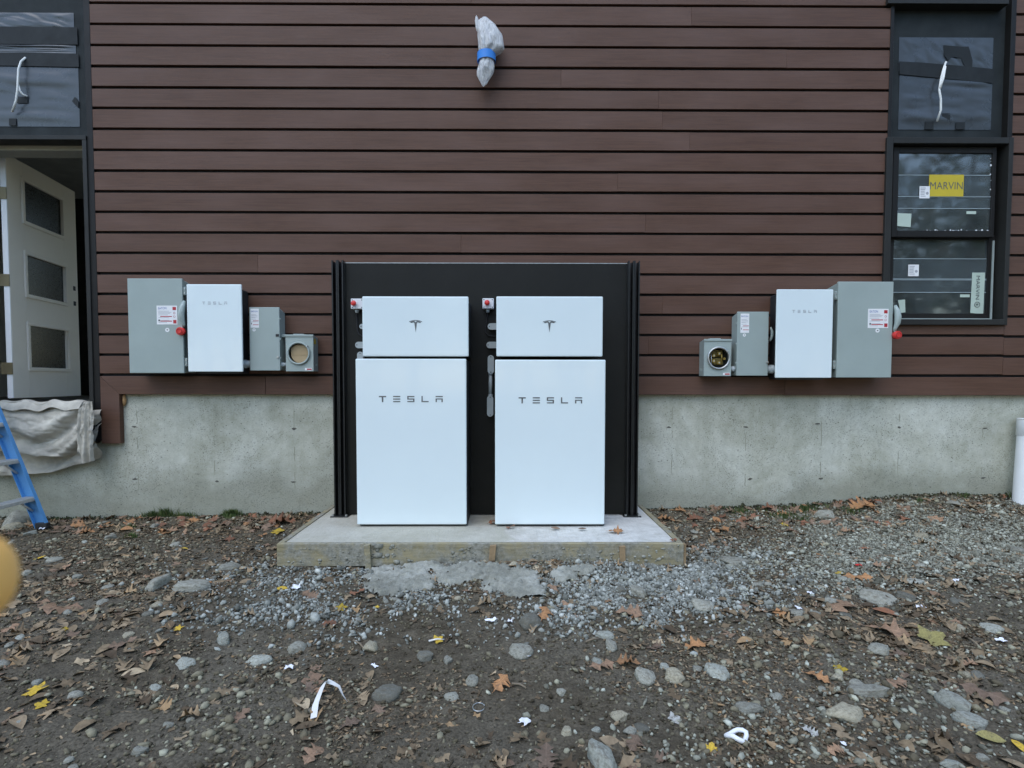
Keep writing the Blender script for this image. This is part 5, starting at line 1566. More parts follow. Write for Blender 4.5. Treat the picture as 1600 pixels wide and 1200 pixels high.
LL = [
 (782, 1072, 44, 'oak', 'orange', 60, 'orange-brown oak leaf with long pointed lobes lying alone on bare dirt'),
 (1085, 1014, 44, 'oak', 'orange', 10, 'orange oak leaf arched on the dirt right of the blue-grey rubble'),
 (940, 1043, 46, 'oak', 'tan', 20, 'long curled tan oak leaf on dirt, left of the two pale stones'),
 (980, 1038, 42, 'oak', 'orange', -15, 'orange curled oak leaf touching the pale angular stone'),
 (850, 963, 42, 'oak', 'orange', 75, 'orange oak leaf standing up below the concrete spill'),
 (985, 962, 48, 'oak', 'tan', 160, 'large tan oak leaf below the pale gravel'),
 (865, 922, 26, 'oak', 'tan', 120, 'tan leaf at the right end of the concrete spill'),
 (952, 942, 20, 'oak', 'orange', 30, 'small orange leaf in the gravel below the right stake'),
 (485, 933, 36, 'oak', 'tan', 150, 'pale tan oak leaf on gravel in front of the left pad corner'),
 (557, 928, 30, 'oak', 'rust', 40, 'reddish brown leaf on gravel left of the concrete spill'),
 (532, 952, 20, 'maple', 'yellow', 20, 'small yellow maple leaf on the gravel patch'),
 (588, 951, 10, 'maple', 'yellow', 80, 'tiny yellow leaf under the concrete spill'),
 (515, 977, 26, 'oak', 'rust', 10, 'rust red leaf on gravel above the round tan stone'),
 (440, 922, 20, 'plain', 'yellow', 10, 'thin yellow leaf left of the white scrap by the pad'),
 (742, 886, 16, 'maple', 'rust', 10, 'little rust leaf on the rubble below the middle stake'),
 (683, 1003, 20, 'maple', 'yellow', 45, 'bright yellow leaf beside the dark stone in the middle foreground'),
 (1112, 1174, 22, 'maple', 'yellow', 70, 'golden yellow leaf at the bottom right of centre'),
 (375, 1122, 38, 'oak', 'tan', 60, 'light tan oak leaf on the dirt in the left foreground'),
 (853, 1188, 58, 'oak', 'brown', 85, 'long brown oak leaf cut off by the bottom edge'),
 (990, 1166, 46, 'oak', 'brown', 60, 'brown oak leaf right of the big pale bottom stone'),
 (53, 1082, 36, 'maple', 'yellow', 15, 'yellow leaf in the far left foreground'),
 (68, 1103, 22, 'maple', 'yellow', 190, 'smaller yellow leaf below the other yellow one at far left'),
 (62, 874, 18, 'plain', 'yellow', 25, 'narrow yellow leaf near the ladder foot'),
 (278, 984, 16, 'maple', 'yellow', 30, 'yellow leaf above the left foreground stones'),
 (100, 985, 12, 'maple', 'yellow', 30, 'small yellow leaf right of the finger'),
 (288, 859, 12, 'plain', 'yellow', 5, 'thin yellow leaf on bare dirt left of the pad'),
 (190, 1010, 44, 'oak', 'brown', 40, 'wide brown leaf below the small round stone at left'),
 (95, 955, 60, 'oak', 'tan', 25, 'long pale leaf lying flat right of the finger'),
 (1455, 1002, 46, 'maple', 'olive', 20, 'yellowish green maple leaf in the right foreground'),
 (1390, 990, 70, 'oak', 'tan', -25, 'long tan oak leaf left of the yellowish green leaf'),
 (1310, 1047, 22, 'maple', 'yellow', -20, 'golden leaf on top of a round pebble at right'),
 (1278, 1062, 40, 'oak', 'orange', -40, 'orange brown leaf left of the round pebble at right'),
 (1345, 793, 52, 'oak', 'orange', 20, 'big orange oak leaf against the right concrete wall'),
 (1400, 1070, 40, 'oak', 'tan', 10, 'tan leaf right of the grey wedge stone'),
 (1535, 1088, 66, 'oak', 'brown', -50, 'large brown oak leaf behind the long bluish stone'),
 (1590, 1168, 28, 'plain', 'yellow', 80, 'yellow oval leaf at the right edge of the foreground'),
 (1548, 1156, 44, 'plain', 'olive', -15, 'pale yellow-green pointed leaf below the long bluish stone'),
 (1305, 1176, 34, 'oak', 'tan', 10, 'tan leaf near the bottom below the rounded tan boulder'),
 (1403, 1025, 34, 'oak', 'brown', 0, 'dark brown wavy leaf right of the slanting stone'),
 (1515, 1040, 28, 'oak', 'tan', 0, 'small tan leaf at right, right of the wavy brown leaf'),
 (1340, 905, 44, 'oak', 'orange', -15, 'orange brown leaf right of the bright yellow leaf'),
 (1312, 898, 16, 'plain', 'yellow', -10, 'bright yellow leaf on the right gravel'),
 (1216, 961, 22, 'maple', 'orange', 0, 'orange leaf left of the white scraps at right'),
 (1378, 888, 32, 'oak', 'tan', -30, 'tan curled leaf standing on the right gravel'),
 (1318, 953, 56, 'oak', 'tan', 20, 'wide pale tan leaf below the oval right stone'),
 (1385, 960, 40, 'plain', 'rust', -30, 'rust brown leaf below the flat grey right stone'),
 (1350, 859, 16, 'plain', 'rust', -5, 'small dark red leaf on the right gravel'),
 (1280, 868, 12, 'plain', 'orange', 0, 'round little orange leaf on the right gravel'),
 (1325, 832, 26, 'oak', 'tan', -20, 'tan and orange leaf in front of the right wall'),
 (1235, 832, 28, 'oak', 'tan', 5, 'pinkish tan leaf below the bright yellow one near the right wall'),
 (1225, 821, 16, 'maple', 'yellow', 0, 'bright yellow leaf near the right wall grass'),
 (1085, 812, 34, 'oak', 'rust', 20, 'rust leaf in the corner right of the pad'),
 (1040, 813, 32, 'oak', 'orange', -30, 'orange leaf leaning on the right form board'),
 (1063, 799, 22, 'oak', 'orange', 10, 'orange leaf at the wall just right of the pad'),
 (1120, 796, 20, 'oak', 'rust', 70, 'rust leaf standing at the wall, third from the pad'),
 (1165, 814, 28, 'oak', 'tan', 0, 'tan leaf below the wall between pad and right meter'),
 (1200, 796, 26, 'oak', 'rust', 0, 'rust leaf lying along the wall below the small right switch'),
 (1223, 805, 24, 'oak', 'orange', 10, 'orange leaf near the wall below the right inverter'),
 (1125, 830, 34, 'oak', 'orange', 10, 'orange leaf right of the flat slab stone'),
 (1020, 848, 0, 'oak', 'rust', 0, None),
 (440, 818, 50, 'oak', 'rust', 5, 'big rusty leaf in the corner left of the pad'),
 (432, 832, 22, 'maple', 'yellow', 10, 'yellow leaf in the corner left of the pad'),
 (410, 838, 18, 'oak', 'orange', 60, 'small orange leaf left of the pad form board'),
 (355, 845, 28, 'oak', 'rust', 20, 'reddish leaf below the left weeds'),
 (345, 822, 36, 'oak', 'tan', 20, 'pale pinkish leaf beside the green weed tuft at left'),
 (135, 833, 24, 'oak', 'orange', 20, 'orange brown leaf right of the ladder foot'),
 (198, 829, 20, 'plain', 'orange', 10, 'smooth orange leaf at the left wall base'),
 (213, 812, 22, 'oak', 'orange', 0, 'orange leaf tight against the left wall'),
 (262, 832, 34, 'oak', 'tan', 15, 'dry tan leaf below the left grass'),
 (305, 815, 26, 'oak', 'orange', 40, 'orange leaf near the left grass'),
 (48, 822, 24, 'oak', 'orange', 0, 'orange leaf under the stepladder'),
]
for (px, py, w, kd, colr, an, lb) in LL:
    if lb: put_leaf(px, py, w * .98, kd, colr, an, lb)
for (px, py, w, kd, colr, an, lb) in [
    (773, 818, 24, 'oak', 'rust', 10, 'rust leaf on the pad between the batteries'),
    (797, 825, 18, 'oak', 'rust', 20, 'reddish leaf at the foot of the right battery unit'),
    (962, 832, 28, 'oak', 'orange', -10, 'tan orange leaf on the right of the pad'),
    (868, 827, 16, 'plain', 'brown', 0, 'grey brown leaf on the pad under the right battery unit'),
    (1052, 845, 14, 'oak', 'rust', 20, 'tiny reddish leaf on the right pad corner'),
    (910, 828, 14, 'plain', 'brown', 0, 'small grey leaf on the pad below the right battery corner')]:
    put_leaf(px, py, w, kd, colr, an, lb, on_pad=True)
# ordinary leaves scattered everywhere, alike
lr = random.Random(21)
spots = sample_ground(2300, RNG, lambda px, py, x, y: (1 - .92 * soilzone(px, py)) * (1 - .75 * gravelzone(px, py)) * (.10 + .90 * patch(x, y, 1.7, 51, .42, .60)) * np.where(py > 870, 1, .6) + .8 * (y > -.35))
ind, rest = spots[:215], np.concatenate([spots[215:], sample_ground(900, RNG, lambda px, py, x, y: .10 + .90 * patch(x, y, 1.7, 51, .42, .60), True)])
for q in ind:
    kd = lr.choices(['oak', 'plain', 'maple'], [6, 2, 1])[0]
    colr = lr.choices(['brown', 'tan', 'orange'], [6, 4, .3])[0]
    o = bpy.data.objects.new('leaf', leaf_mesh(kd, colr, lr.randrange(12))); COL.objects.link(o)
    s = lr.uniform(.045, .10)
    o.location = (q[0], q[1], q[2] + .001); o.scale = (s, s, s * lr.uniform(.5, 1.1))
    o.rotation_euler = (lr.gauss(0, .14), lr.gauss(0, .14), lr.uniform(0, 6.28))
    lab = {'brown': 'dull grey-brown dead leaf flat among the dirt and pebbles', 'tan': 'dry light tan dead leaf flat among the dirt and pebbles', 'orange': 'faded orange dead leaf flat among the dirt and pebbles'}[colr]
    tag(o, lab, 'leaf', 'dead leaves scattered over the dirt, ' + colr)
wl_ = sample_ground(90, RNG, lambda px, py, x, y: (y > -.42) * np.where((px > 90) & (px < 445), 1, np.where((px > 1020) & (px < 1380), 1, .3)))
for q in wl_:
    kd = lr.choices(['oak', 'plain', 'maple'], [6, 2, 1])[0]
    colr = lr.choices(['rust', 'orange', 'tan', 'brown'], [4, 3, 3, 3])[0]
    o = bpy.data.objects.new('leaf', leaf_mesh(kd, colr, lr.randrange(12))); COL.objects.link(o)
    sz_ = lr.uniform(.06, .12)
    o.location = (q[0], q[1], q[2] + .008); o.scale = (sz_, sz_, sz_ * lr.uniform(.8, 1.4)); o.rotation_mode = 'ZYX'
    o.rotation_euler = (lr.gauss(.3, .2), lr.gauss(0, .2), lr.uniform(0, 6.28))
    side_ = 'left' if q[0] < 0 else 'right'
    adj_ = {'rust': 'dark rust', 'orange': 'orange', 'tan': 'light tan', 'brown': 'grey-brown'}[colr]
    tag(o, adj_ + ' dead leaf heaped along the foot of the ' + side_ + ' concrete wall', 'leaf', 'leaves heaped along the %s wall, %s' % (side_, colr))
# litter that nobody could count: fragments and buried leaves
def litter(pos, shapes, smin, smax, tilt, rg):
    Vs, Fs = [], []; off = 0
    which = rg.integers(0, len(shapes), len(pos))
    for k, (V, F) in enumerate(shapes):
        idx = np.where(which == k)[0]; n = len(idx)
        if n == 0: continue
        S = rg.uniform(smin, smax, n)
        A = rotz(rg.uniform(0, 6.28, n))
        W = V[None] * S[:, None, None]
        W = W.copy(); W[:, :, 2] += rg.normal(0, tilt, n)[:, None] * W[:, :, 0] + rg.normal(0, tilt, n)[:, None] * W[:, :, 1]
        W = np.einsum('nij,nvj->nvi', A, W) + pos[idx][:, None, :]
        W[:, :, 2] += rg.uniform(-.004, .003, n)[:, None]
        Vs.append(W.reshape(-1, 3)); Fs.append((F[None] + (np.arange(n) * len(V))[:, None, None]).reshape(-1, 3) + off); off += n * len(V)
    return np.concatenate(Vs), np.concatenate(Fs)
def frag(rg):
    n = rg.integers(5, 8)
    a = np.sort(rg.uniform(0, 6.28, n)); r = rg.uniform(.25, .6, n)
    V = np.concatenate([[(0, 0, .05 * rg.normal())], np.stack([r * np.cos(a), .7 * r * np.sin(a), .14 * np.abs(rg.normal(size=n))], 1)])
    return V, np.array([(0, 1 + i, 1 + (i + 1) % n) for i in range(n)])
frs = [frag(RNG) for _ in range(14)]
V1, F1 = litter(rest, [oak_leaf(RNG, 3, .4) for _ in range(8)] + [plain_leaf(RNG, .3) for _ in range(3)], .04, .095, .16, RNG)
pos = sample_ground(34000, RNG, lambda px, py, x, y: (1 - .85 * soilzone(px, py)) * (1 - .7 * gravelzone(px, py)) * (1 - .6 * rightgravel(px, py)) * (.04 + .96 * patch(x, y, 2.4, 61, .42, .62)))
pos = np.concatenate([pos, sample_ground(14000, RNG, lambda px, py, x, y: .04 + .96 * patch(x, y, 2.4, 61, .42, .62), True)])
V2, F2 = litter(pos, frs, .006, .032, .14, RNG)
Vall = np.concatenate([V1, V2]); Fall = np.concatenate([F1, F2 + len(V1)])
lt = link('leaf_litter', np_mesh('leaf_litter', Vall, Fall, M['litter'], False), None)
tag(lt, 'broken brown leaf litter covering the dirt', 'leaf litter', kind='stuff')

# ---- stones
STM = {}
def stone_mesh(mat, k, sub=2):
    if (mat, k, sub) not in STM:
        rg = np.random.default_rng(500 + k)
        V, F = ICO[sub]
        m_ = 5 + k % 3
        an_ = np.linspace(0, 2 * np.pi, m_, endpoint=False) + rg.uniform(-.35, .35, m_)
        nn = np.stack([np.cos(an_), np.sin(an_), rg.uniform(.0, .55, m_)], 1)
        nn = np.concatenate([nn, [(rg.normal(0, .22), rg.normal(0, .22), 1.0)], rg.normal(size=(3, 3)) * [1, 1, .5]])
        nn /= np.linalg.norm(nn, axis=1, keepdims=True)
        dd_ = np.concatenate([rg.uniform(.52, .86, m_), [rg.uniform(.45, .7)], rg.uniform(.6, .85, 3)])
        dots = V @ nn.T
        r_s = np.where(dots > .05, dd_[None] / np.maximum(dots, .05), 9).min(1)
        r_s = np.minimum(r_s, 1.08)
        n1_ = fbm(V[:, 0] * 2.2 + 3.1 * V[:, 2] + k * 7, V[:, 1] * 2.2 - 1.7 * V[:, 2], k, 4) - .5
        n2_ = fbm(V[:, 0] * 7 + 2 * V[:, 2], V[:, 1] * 7 + 3 * V[:, 2], k + 40, 3) - .5
        V = V * (r_s * (1 + .16 * n1_ + .09 * n2_))[:, None] + .010 * rg.normal(size=V.shape) * (sub > 2)
        STM[(mat, k, sub)] = np_mesh('stone', V, F, M[mat], True)
    return STM[(mat, k, sub)]
def put_stone(px, py, w, h, mat, ang, label, group=None, tall=.4, k=None):
    p = G(px, py + h * .3)
    s = (p.y + DW) / F_PX
    o = bpy.data.objects.new('stone', stone_mesh(mat, random.randrange(12) if k is None else k, 3)); COL.objects.link(o)
    # apparent height = depth foreshortened + height
    el = math.atan2(ZC - p.z, p.y + DW)
    hw = w * s / 2; hz_ = max(h * s / 2 * tall * 2.2, w * s * .20); hd = min(max(h * s * .5 / math.sin(el) * .8, hw * .45), hw * 1.6)
    if h > w: hd = h * s / 2 / math.sin(el) * .85
    o.scale = (hw * 1.12, hd * 1.05, max(hz_, .012))
    o.location = (p.x, p.y + hd * .2, p.z + hz_ * .40)
    o.rotation_euler = (random.gauss(0, .06), random.gauss(0, .06), RAD(ang))
    tag(o, label, 'stone', group)
    return o
SL = [
 (355, 884, 34, 16, 'grey', 0, 'pale stone half buried left of the pad'),
 (245, 907, 26, 28, 'grey', 8, 'squarish flat grey stone left of the long stone'),
 (295, 916, 60, 20, 'grey', 45, 'long slanting grey stone in the dirt left of the gravel'),
 (815, 1015, 36, 24, 'grey', 10, 'pale flat stone in the middle of the bare dirt'),
 (605, 1080, 56, 26, 'dark', 5, 'large rough mossy grey clod in the centre foreground'),
 (664, 1023, 28, 20, 'dark', 0, 'dark gritty lump beside the yellow leaf'),
 (700, 1030, 16, 14, 'grey', 0, 'small grey stone right of the dark gritty lump'),
 (578, 1009, 24, 22, 'tan', 30, 'round tan stone beside a short stick'),
 (462, 1010, 30, 20, 'grey', 0, 'grey stone left of the round tan stone'),
 (405, 1030, 38, 16, 'blue', 10, 'flat bluish stone at left of the bare dirt'),
 (944, 992, 34, 12, 'blue', 0, 'blue-grey rubble chip above the gritty lump'),
 (956, 1006, 22, 20, 'grey', 0, 'gritty grey concrete lump in the right of the bare dirt'),
 (828, 968, 40, 30, 'dark', 0, 'dark crumbly clod beside the standing orange leaf'),
 (1010, 1053, 40, 26, 'grey', 10, 'pale angular stone beside the curled tan leaf'),
 (1055, 1055, 30, 26, 'tan', 40, 'tan grey wedge stone, right neighbour of the angular one'),
 (1122, 1046, 44, 28, 'blue', 10, 'greenish grey flat stone right of the wedge stone'),
 (1038, 1040, 16, 12, 'blue', 0, 'small pale pebble between the angular and wedge stones'),
 (1172, 1106, 50, 18, 'grey', -5, 'long grey stone right of the white leaf'),
 (1323, 1112, 66, 34, 'tan', 5, 'rounded tan boulder in the right foreground'),
 (1358, 1078, 62, 24, 'grey', -12, 'grey wedge stone above the rounded tan boulder'),
 (1375, 1012, 44, 22, 'grey', 35, 'slanting grey stone left of the greenish leaf'),
 (1496, 1095, 34, 36, 'blue', 20, 'upper piece of the long bluish stone at right'),
 (1520, 1122, 56, 26, 'blue', -40, 'long bluish stone pointing down right'),
 (942, 1180, 46, 64, 'blue', 12, 'big pale blue stone at the bottom edge'),
 (968, 1117, 28, 20, 'tan', 0, 'tan stone above the big pale bottom stone'),
 (985, 1141, 22, 16, 'grey', 0, 'round grey pebble right above the big bottom stone'),
 (886, 1141, 20, 17, 'tan', 10, 'cream coloured round pebble left of the big bottom stone'),
 (932, 1140, 18, 10, 'blue', -5, 'small smooth bluish pebble above the big bottom stone'),
 (851, 1106, 20, 13, 'grey', 0, 'round grey pebble above the white paper chip'),
 (738, 1061, 26, 18, 'grey', 10, 'angular grey stone left of the orange oak leaf'),
 (877, 1080, 16, 14, 'grey', 0, 'small grey stone below the washer'),
 (1378, 932, 50, 24, 'grey', 0, 'flat grey stone in the right mid ground'),
 (1416, 930, 34, 16, 'dark', 5, 'dark oval stone touching the flat grey stone'),
 (1300, 938, 24, 12, 'grey', 0, 'oval grey stone left of the flat grey stone'),
 (1245, 956, 22, 14, 'grey', 20, 'grey stone with white scraps beside it at right'),
 (1275, 958, 16, 12, 'grey', 0, 'grey stone right of the scrap-side stone'),
 (1150, 876, 44, 18, 'grey', 0, 'flat slab stone just right of the pad corner'),
 (1100, 943, 42, 22, 'grey', 0, 'broken concrete lump at the lower edge of the pale gravel'),
 (996, 922, 26, 22, 'grey', 10, 'pale angular rubble stone under the right stake'),
 (970, 920, 18, 16, 'dark', 0, 'dark stone beside the angular rubble stone'),
 (85, 874, 26, 9, 'grey', 10, 'flat pale stone right of the finger top'),
 (40, 894, 14, 12, 'grey', 30, 'white-grey stone touching the finger outline'),
 (120, 900, 18, 9, 'grey', 0, 'oval stone below the flat pale stone at left'),
 (200, 991, 18, 12, 'tan', 20, 'small round stone above the wide brown leaf'),
 (290, 1035, 28, 18, 'blue', 20, 'bluish stone in the left foreground'),
 (347, 995, 20, 22, 'blue', 40, 'blue-grey stone near the gravel at left'),
 (297, 1124, 14, 10, 'grey', 10, 'smooth oval pebble left of the light tan leaf'),
 (263, 1132, 22, 9, 'grey', 10, 'flat pale pebble beside the smooth oval one'),
 (33, 1129, 18, 7, 'blue', 30, 'bluish smooth pebble at the far left bottom'),
 (218, 1172, 26, 18, 'grey', 20, 'white crusted stone near the bottom left'),
 (105, 1188, 18, 12, 'grey', 10, 'round stone at the bottom left edge'),
 (1310, 1057, 18, 14, 'tan', 0, 'round pebble under the golden leaf'),
 (1488, 1194, 44, 14, 'blue', 0, 'pale rough stone cut by the bottom right edge'),
 (1535, 1182, 22, 14, 'grey', 0, 'small pale stone right of the bottom edge stone'),
 (1552, 980, 30, 15, 'blue', -10, 'flat bluish stone at the right edge'),
 (1500, 980, 18, 14, 'tan', 0, 'round tan stone left of the flat bluish one'),
 (1592, 858, 22, 14, 'grey', 0, 'pale round stone at the right edge near the pipe'),
 (1440, 835, 24, 9, 'tan', 0, 'pale flat stone on the right crushed stone'),
 (1430, 908, 30, 14, 'blue', 5, 'smooth bluish stone above the dark oval one'),
 (1290, 802, 26, 24, 'grey', 40, 'upright grey stone against the right wall'),
 (1330, 1140, 0, 0, 'grey', 0, None),
 (1492, 785, 20, 10, 'grey', 0, 'grey stone at the wall left of the white pipe'),
 (28, 806, 46, 34, 'grey', 20, 'big grey rock under the stepladder'),
 (16, 822, 26, 20, 'tan', 0, 'rounded pale rock in front of the ladder rock'),
 (47, 832, 18, 9, 'blue', 0, 'small bluish stone right of the rounded ladder rock'),
 (172, 838, 18, 11, 'grey', 10, 'pale stone near the left wall leaves'),
 (243, 820, 14, 12, 'grey', 0, 'light stone in the left grass'),
 (272, 850, 14, 10, 'grey', 0, 'pale pebble on the dirt below the left grass'),
 (1160, 1080, 0, 0, 'grey', 0, None),
 (1210, 1010, 0, 0, 'grey', 0, None),
]
for (px, py, w, h, c, an, lb) in SL:
    if lb: put_stone(px, py, w, h, 'stone_' + c, an, lb)
sr = random.Random(9)
spots = sample_ground(150, RNG, lambda px, py, x, y: (1 - .75 * soilzone(px, py)) * (.3 + .7 * patch(x, y, 2, 71, .35, .6)))
for q in spots:
    c = sr.choices(['grey', 'tan', 'blue', 'dark'], [5, 2, 2, 2])[0]
    o = bpy.data.objects.new('stone', stone_mesh('stone_' + c, sr.randrange(12), 2)); COL.objects.link(o)
    s = sr.uniform(.014, .034)
    o.scale = (s * sr.uniform(.9, 1.4), s, s * sr.uniform(.35, .7)); o.location = (q[0], q[1], q[2] + s * .12)
    o.rotation_euler = (sr.gauss(0, .15), sr.gauss(0, .15), sr.uniform(0, 6.28))
    lab = {'grey': 'fist-sized or smaller grey stone among the pebbles', 'tan': 'fist-sized or smaller tan stone among the pebbles', 'blue': 'fist-sized or smaller bluish stone among the pebbles', 'dark': 'fist-sized or smaller dark stone among the pebbles'}[c]
    tag(o, lab, 'stone', 'small loose stones in the dirt, ' + c)

# ---- concrete spilled under the form
xs = np.arange(-1.05, .60, .009); ys = np.arange(-1.50, PAD_Y0 - .004, .009)
XX, YY = np.meshgrid(xs, ys)
pr = proj(np.stack([XX.ravel(), YY.ravel(), gz(XX.ravel(), YY.ravel())], 1))
px_, py_ = pr[:, 0].reshape(XX.shape), pr[:, 1].reshape(XX.shape)
fld = np.full(XX.shape, -9.)
for cx_, cy_, rx_, ry_ in ((628, 905, 58, 22), (600, 920, 34, 14), (592, 890, 16, 18), (715, 898, 52, 13), (705, 908, 26, 9), (800, 910, 56, 22), (825, 925, 32, 14), (880, 902, 26, 12), (755, 890, 60, 9), (912, 893, 20, 8), (660, 888, 40, 8)):
    fld = np.maximum(fld, 1 - np.sqrt(((px_ - cx_) / rx_) ** 2 + ((py_ - cy_) / ry_) ** 2))
fld = fld - .06 + .75 * (fbm(XX * 9, YY * 12, 83, 4) - .5) + .45 * (fbm(XX * 40, YY * 40, 84, 2) - .5)
hh = .026 * np.clip(fld * 4, 0, 1) ** .6 * (.6 + .7 * fbm(XX * 6, YY * 6, 87, 3)) + .026 * (fbm(XX * 26, YY * 26, 88, 3) - .5) + .016 * (vnoise(XX * 85, YY * 85, 89) - .5)
Z3 = gz(XX, YY) + np.where(fld > 0, hh, -.012)
keep = fld > -.06
n_y, n_x = XX.shape
ii = (np.arange(n_y - 1)[:, None] * n_x + np.arange(n_x - 1)[None])
kk = keep[:-1, :-1] & keep[1:, :-1] & keep[:-1, 1:] & keep[1:, 1:]
q = ii[kk]
V3 = np.stack([XX.ravel(), YY.ravel(), Z3.ravel()], 1)
used = np.unique(np.concatenate([q, q + 1, q + n_x, q + n_x + 1])); remap = np.full(len(V3), -1); remap[used] = np.arange(len(used))
V3 = V3[used]; c0 = V3.mean(0)
tag(link('concrete_spill', np_mesh('concrete_spill', V3 - c0, remap[np.stack([q, q + 1, q + n_x + 1, q + n_x], 1)], M['spill'], True), None, None, Vector(c0)), 'rough hardened concrete spilled below the front form board', 'concrete')

# ---- scraps
def scrap(px, py, wpx, hpx, mat, label, ang=0, cat='paper scrap', name='paper_scrap'):
    p = G(px, py); s = (p.y + DW) / F_PX
    w, h = wpx * s, hpx * s * 1.6
    n = 6; V = []
    rg = np.random.default_rng(int(px * 7 + py))
    for i in range(n):
        for j in range(n):
            u, v = i / (n - 1) - .5, j / (n - 1) - .5
            V.append((u * w * (1 + .15 * rg.normal()), v * h * (1 + .15 * rg.normal()), .25 * w * abs(math.sin(u * 4 + v * 3 + px)) + .02 * w * rg.normal()))
    F = [(i * n + j, (i + 1) * n + j, (i + 1) * n + j + 1, i * n + j + 1) for i in range(n - 1) for j in range(n - 1)]
    o = link(name, np_mesh(name, np.array(V), np.array(F), M[mat]), None, None, Vector((p.x, p.y, p.z + .010)))
    o.rotation_euler = (0, 0, RAD(ang))
    return tag(o, label, cat)
for a in [(452, 1047, 14, 6, 'paper_white', 'white paper chip above the twisted white strip', 0), (585, 1044, 6, 8, 'paper_white', 'tiny white chip in the bare dirt', 40),
          (820, 1133, 16, 9, 'paper_white', 'white torn paper chip in the centre foreground', -30), (463, 921, 13, 12, 'paper_white', 'crumpled white scrap on gravel left of the pad front', 20),
          (768, 974, 18, 5, 'paper_white', 'thin white paper sliver left of the dark crumbly clod', 25), (797, 974, 8, 5, 'paper_white', 'small white sliver touching the dark crumbly clod', -20),
          (1267, 930, 7, 6, 'paper_white', 'small white scrap left of the oval right stone', 0), (1247, 953, 6, 8, 'paper_white', 'white scrap leaning on the scrap-side stone', 10),
          (1440, 953, 12, 6, 'paper_white', 'white scrap below the dark oval stone', 15), (1563, 1005, 14, 7, 'paper_white', 'white paper square near the right edge', 10),
          (1493, 911, 14, 3, 'paper_white', 'thin white sliver on the right crushed stone', 30), (1318, 1167, 6, 6, 'paper_white', 'tiny white scrap near the bottom right', 0),
          (65, 829, 9, 4, 'paper_white', 'white chip by the ladder foot', 0), (1341, 886, 8, 4, 'red_plastic', 'tiny pinkish red scrap on the right gravel', 0)]:
    scrap(*a)
put_leaf(1052, 1127, 22, 'maple', 'pale', 20, 'white upturned leaf in the centre right foreground')
put_leaf(1266, 1146, 28, 'oak', 'pale', -40, 'white upturned lobed leaf left of the rounded tan boulder')
# twisted strip
sp = [(490, 1128), (493, 1112), (499, 1100), (505, 1088), (510, 1081), (520, 1083), (530, 1085), (536, 1094), (543, 1100)]
Vv = []
for i, (x, y) in enumerate(sp):
    p = G(x, y); lift = .012 + .03 * math.sin(math.pi * i / (len(sp) - 1))
    tw = .011; a = .5 + i * .55
    Vv += [(p.x - tw * math.cos(a * .4), p.y - tw * math.sin(a * .4), p.z + lift), (p.x + tw * math.cos(a * .4), p.y + tw * math.sin(a * .4), p.z + lift + .008 * math.sin(a))]
Vv = np.array(Vv); c0 = Vv.mean(0)
tag(link('paper_strip', np_mesh('paper_strip', Vv - c0, np.array([(2 * i, 2 * i + 2, 2 * i + 3, 2 * i + 1) for i in range(len(sp) - 1)]), M['ribbon_white'], True), None, None, Vector(c0)), 'twisted white strip of backing paper on the dirt', 'paper strip')
# crumpled white ring and washers
p = G(1152, 1155)
pts = [(p.x + .030 * math.cos(a) * (1 + .2 * math.sin(3 * a)), p.y + .024 * math.sin(a), p.z + .012 + .008 * math.sin(2 * a)) for a in np.linspace(0, 6.28, 17)[:-1]]
tag(tube('paper_ring', pts, .008, M['paper_white'], None, 7, True), 'bright white torn ring of paper near the golden leaf', 'paper scrap')
def washer(px, py, r, label):
    p = G(px, py)
    tag(tube('washer', [(p.x + r * math.cos(a), p.y + r * math.sin(a), p.z + .008) for a in np.linspace(0, 6.2832, 19)[:-1]], r * .22, M['washer_steel'], None, 6, True), label, 'washer')
washer(825.5, 1026, .011, 'small steel washer under the pale flat stone')
p = G(748, 1108)
tag(tube('wire_loop', [(p.x + .022 * math.cos(a), p.y + .026 * math.sin(a), p.z + .008) for a in np.linspace(0.3, 6.0, 18)], .0018, M['washer_steel'], None, 5), 'thin wire loop in the dirt of the centre foreground', 'wire')
# twigs
for i, (x0, y0, x1, y1, lb) in enumerate([(552, 1004, 570, 1018, 'short pale stick pointing at the round tan stone'), (915, 1006, 938, 1000, 'thin orange-brown twig left of the gritty lump'),
        (1508, 998, 1530, 1012, 'straight thin twig at right in the foreground'), (800, 1072, 822, 1078, 'thin twig in the bare dirt right of the orange oak leaf'), (670, 1005, 694, 1002, 'thin white stick lying on the bright yellow leaf')]):
    a, b = G(x0, y0), G(x1, y1)
    mid_ = (a + b) / 2 + Vector((.004, .006, .012))
    tag(tube('twig', [a + Vector((0, 0, .010)), mid_, b + Vector((0, 0, .008))], [.0045, .004, .003], M['twig' if i != 4 else 'ribbon_white'], None, 6), lb, 'twig')

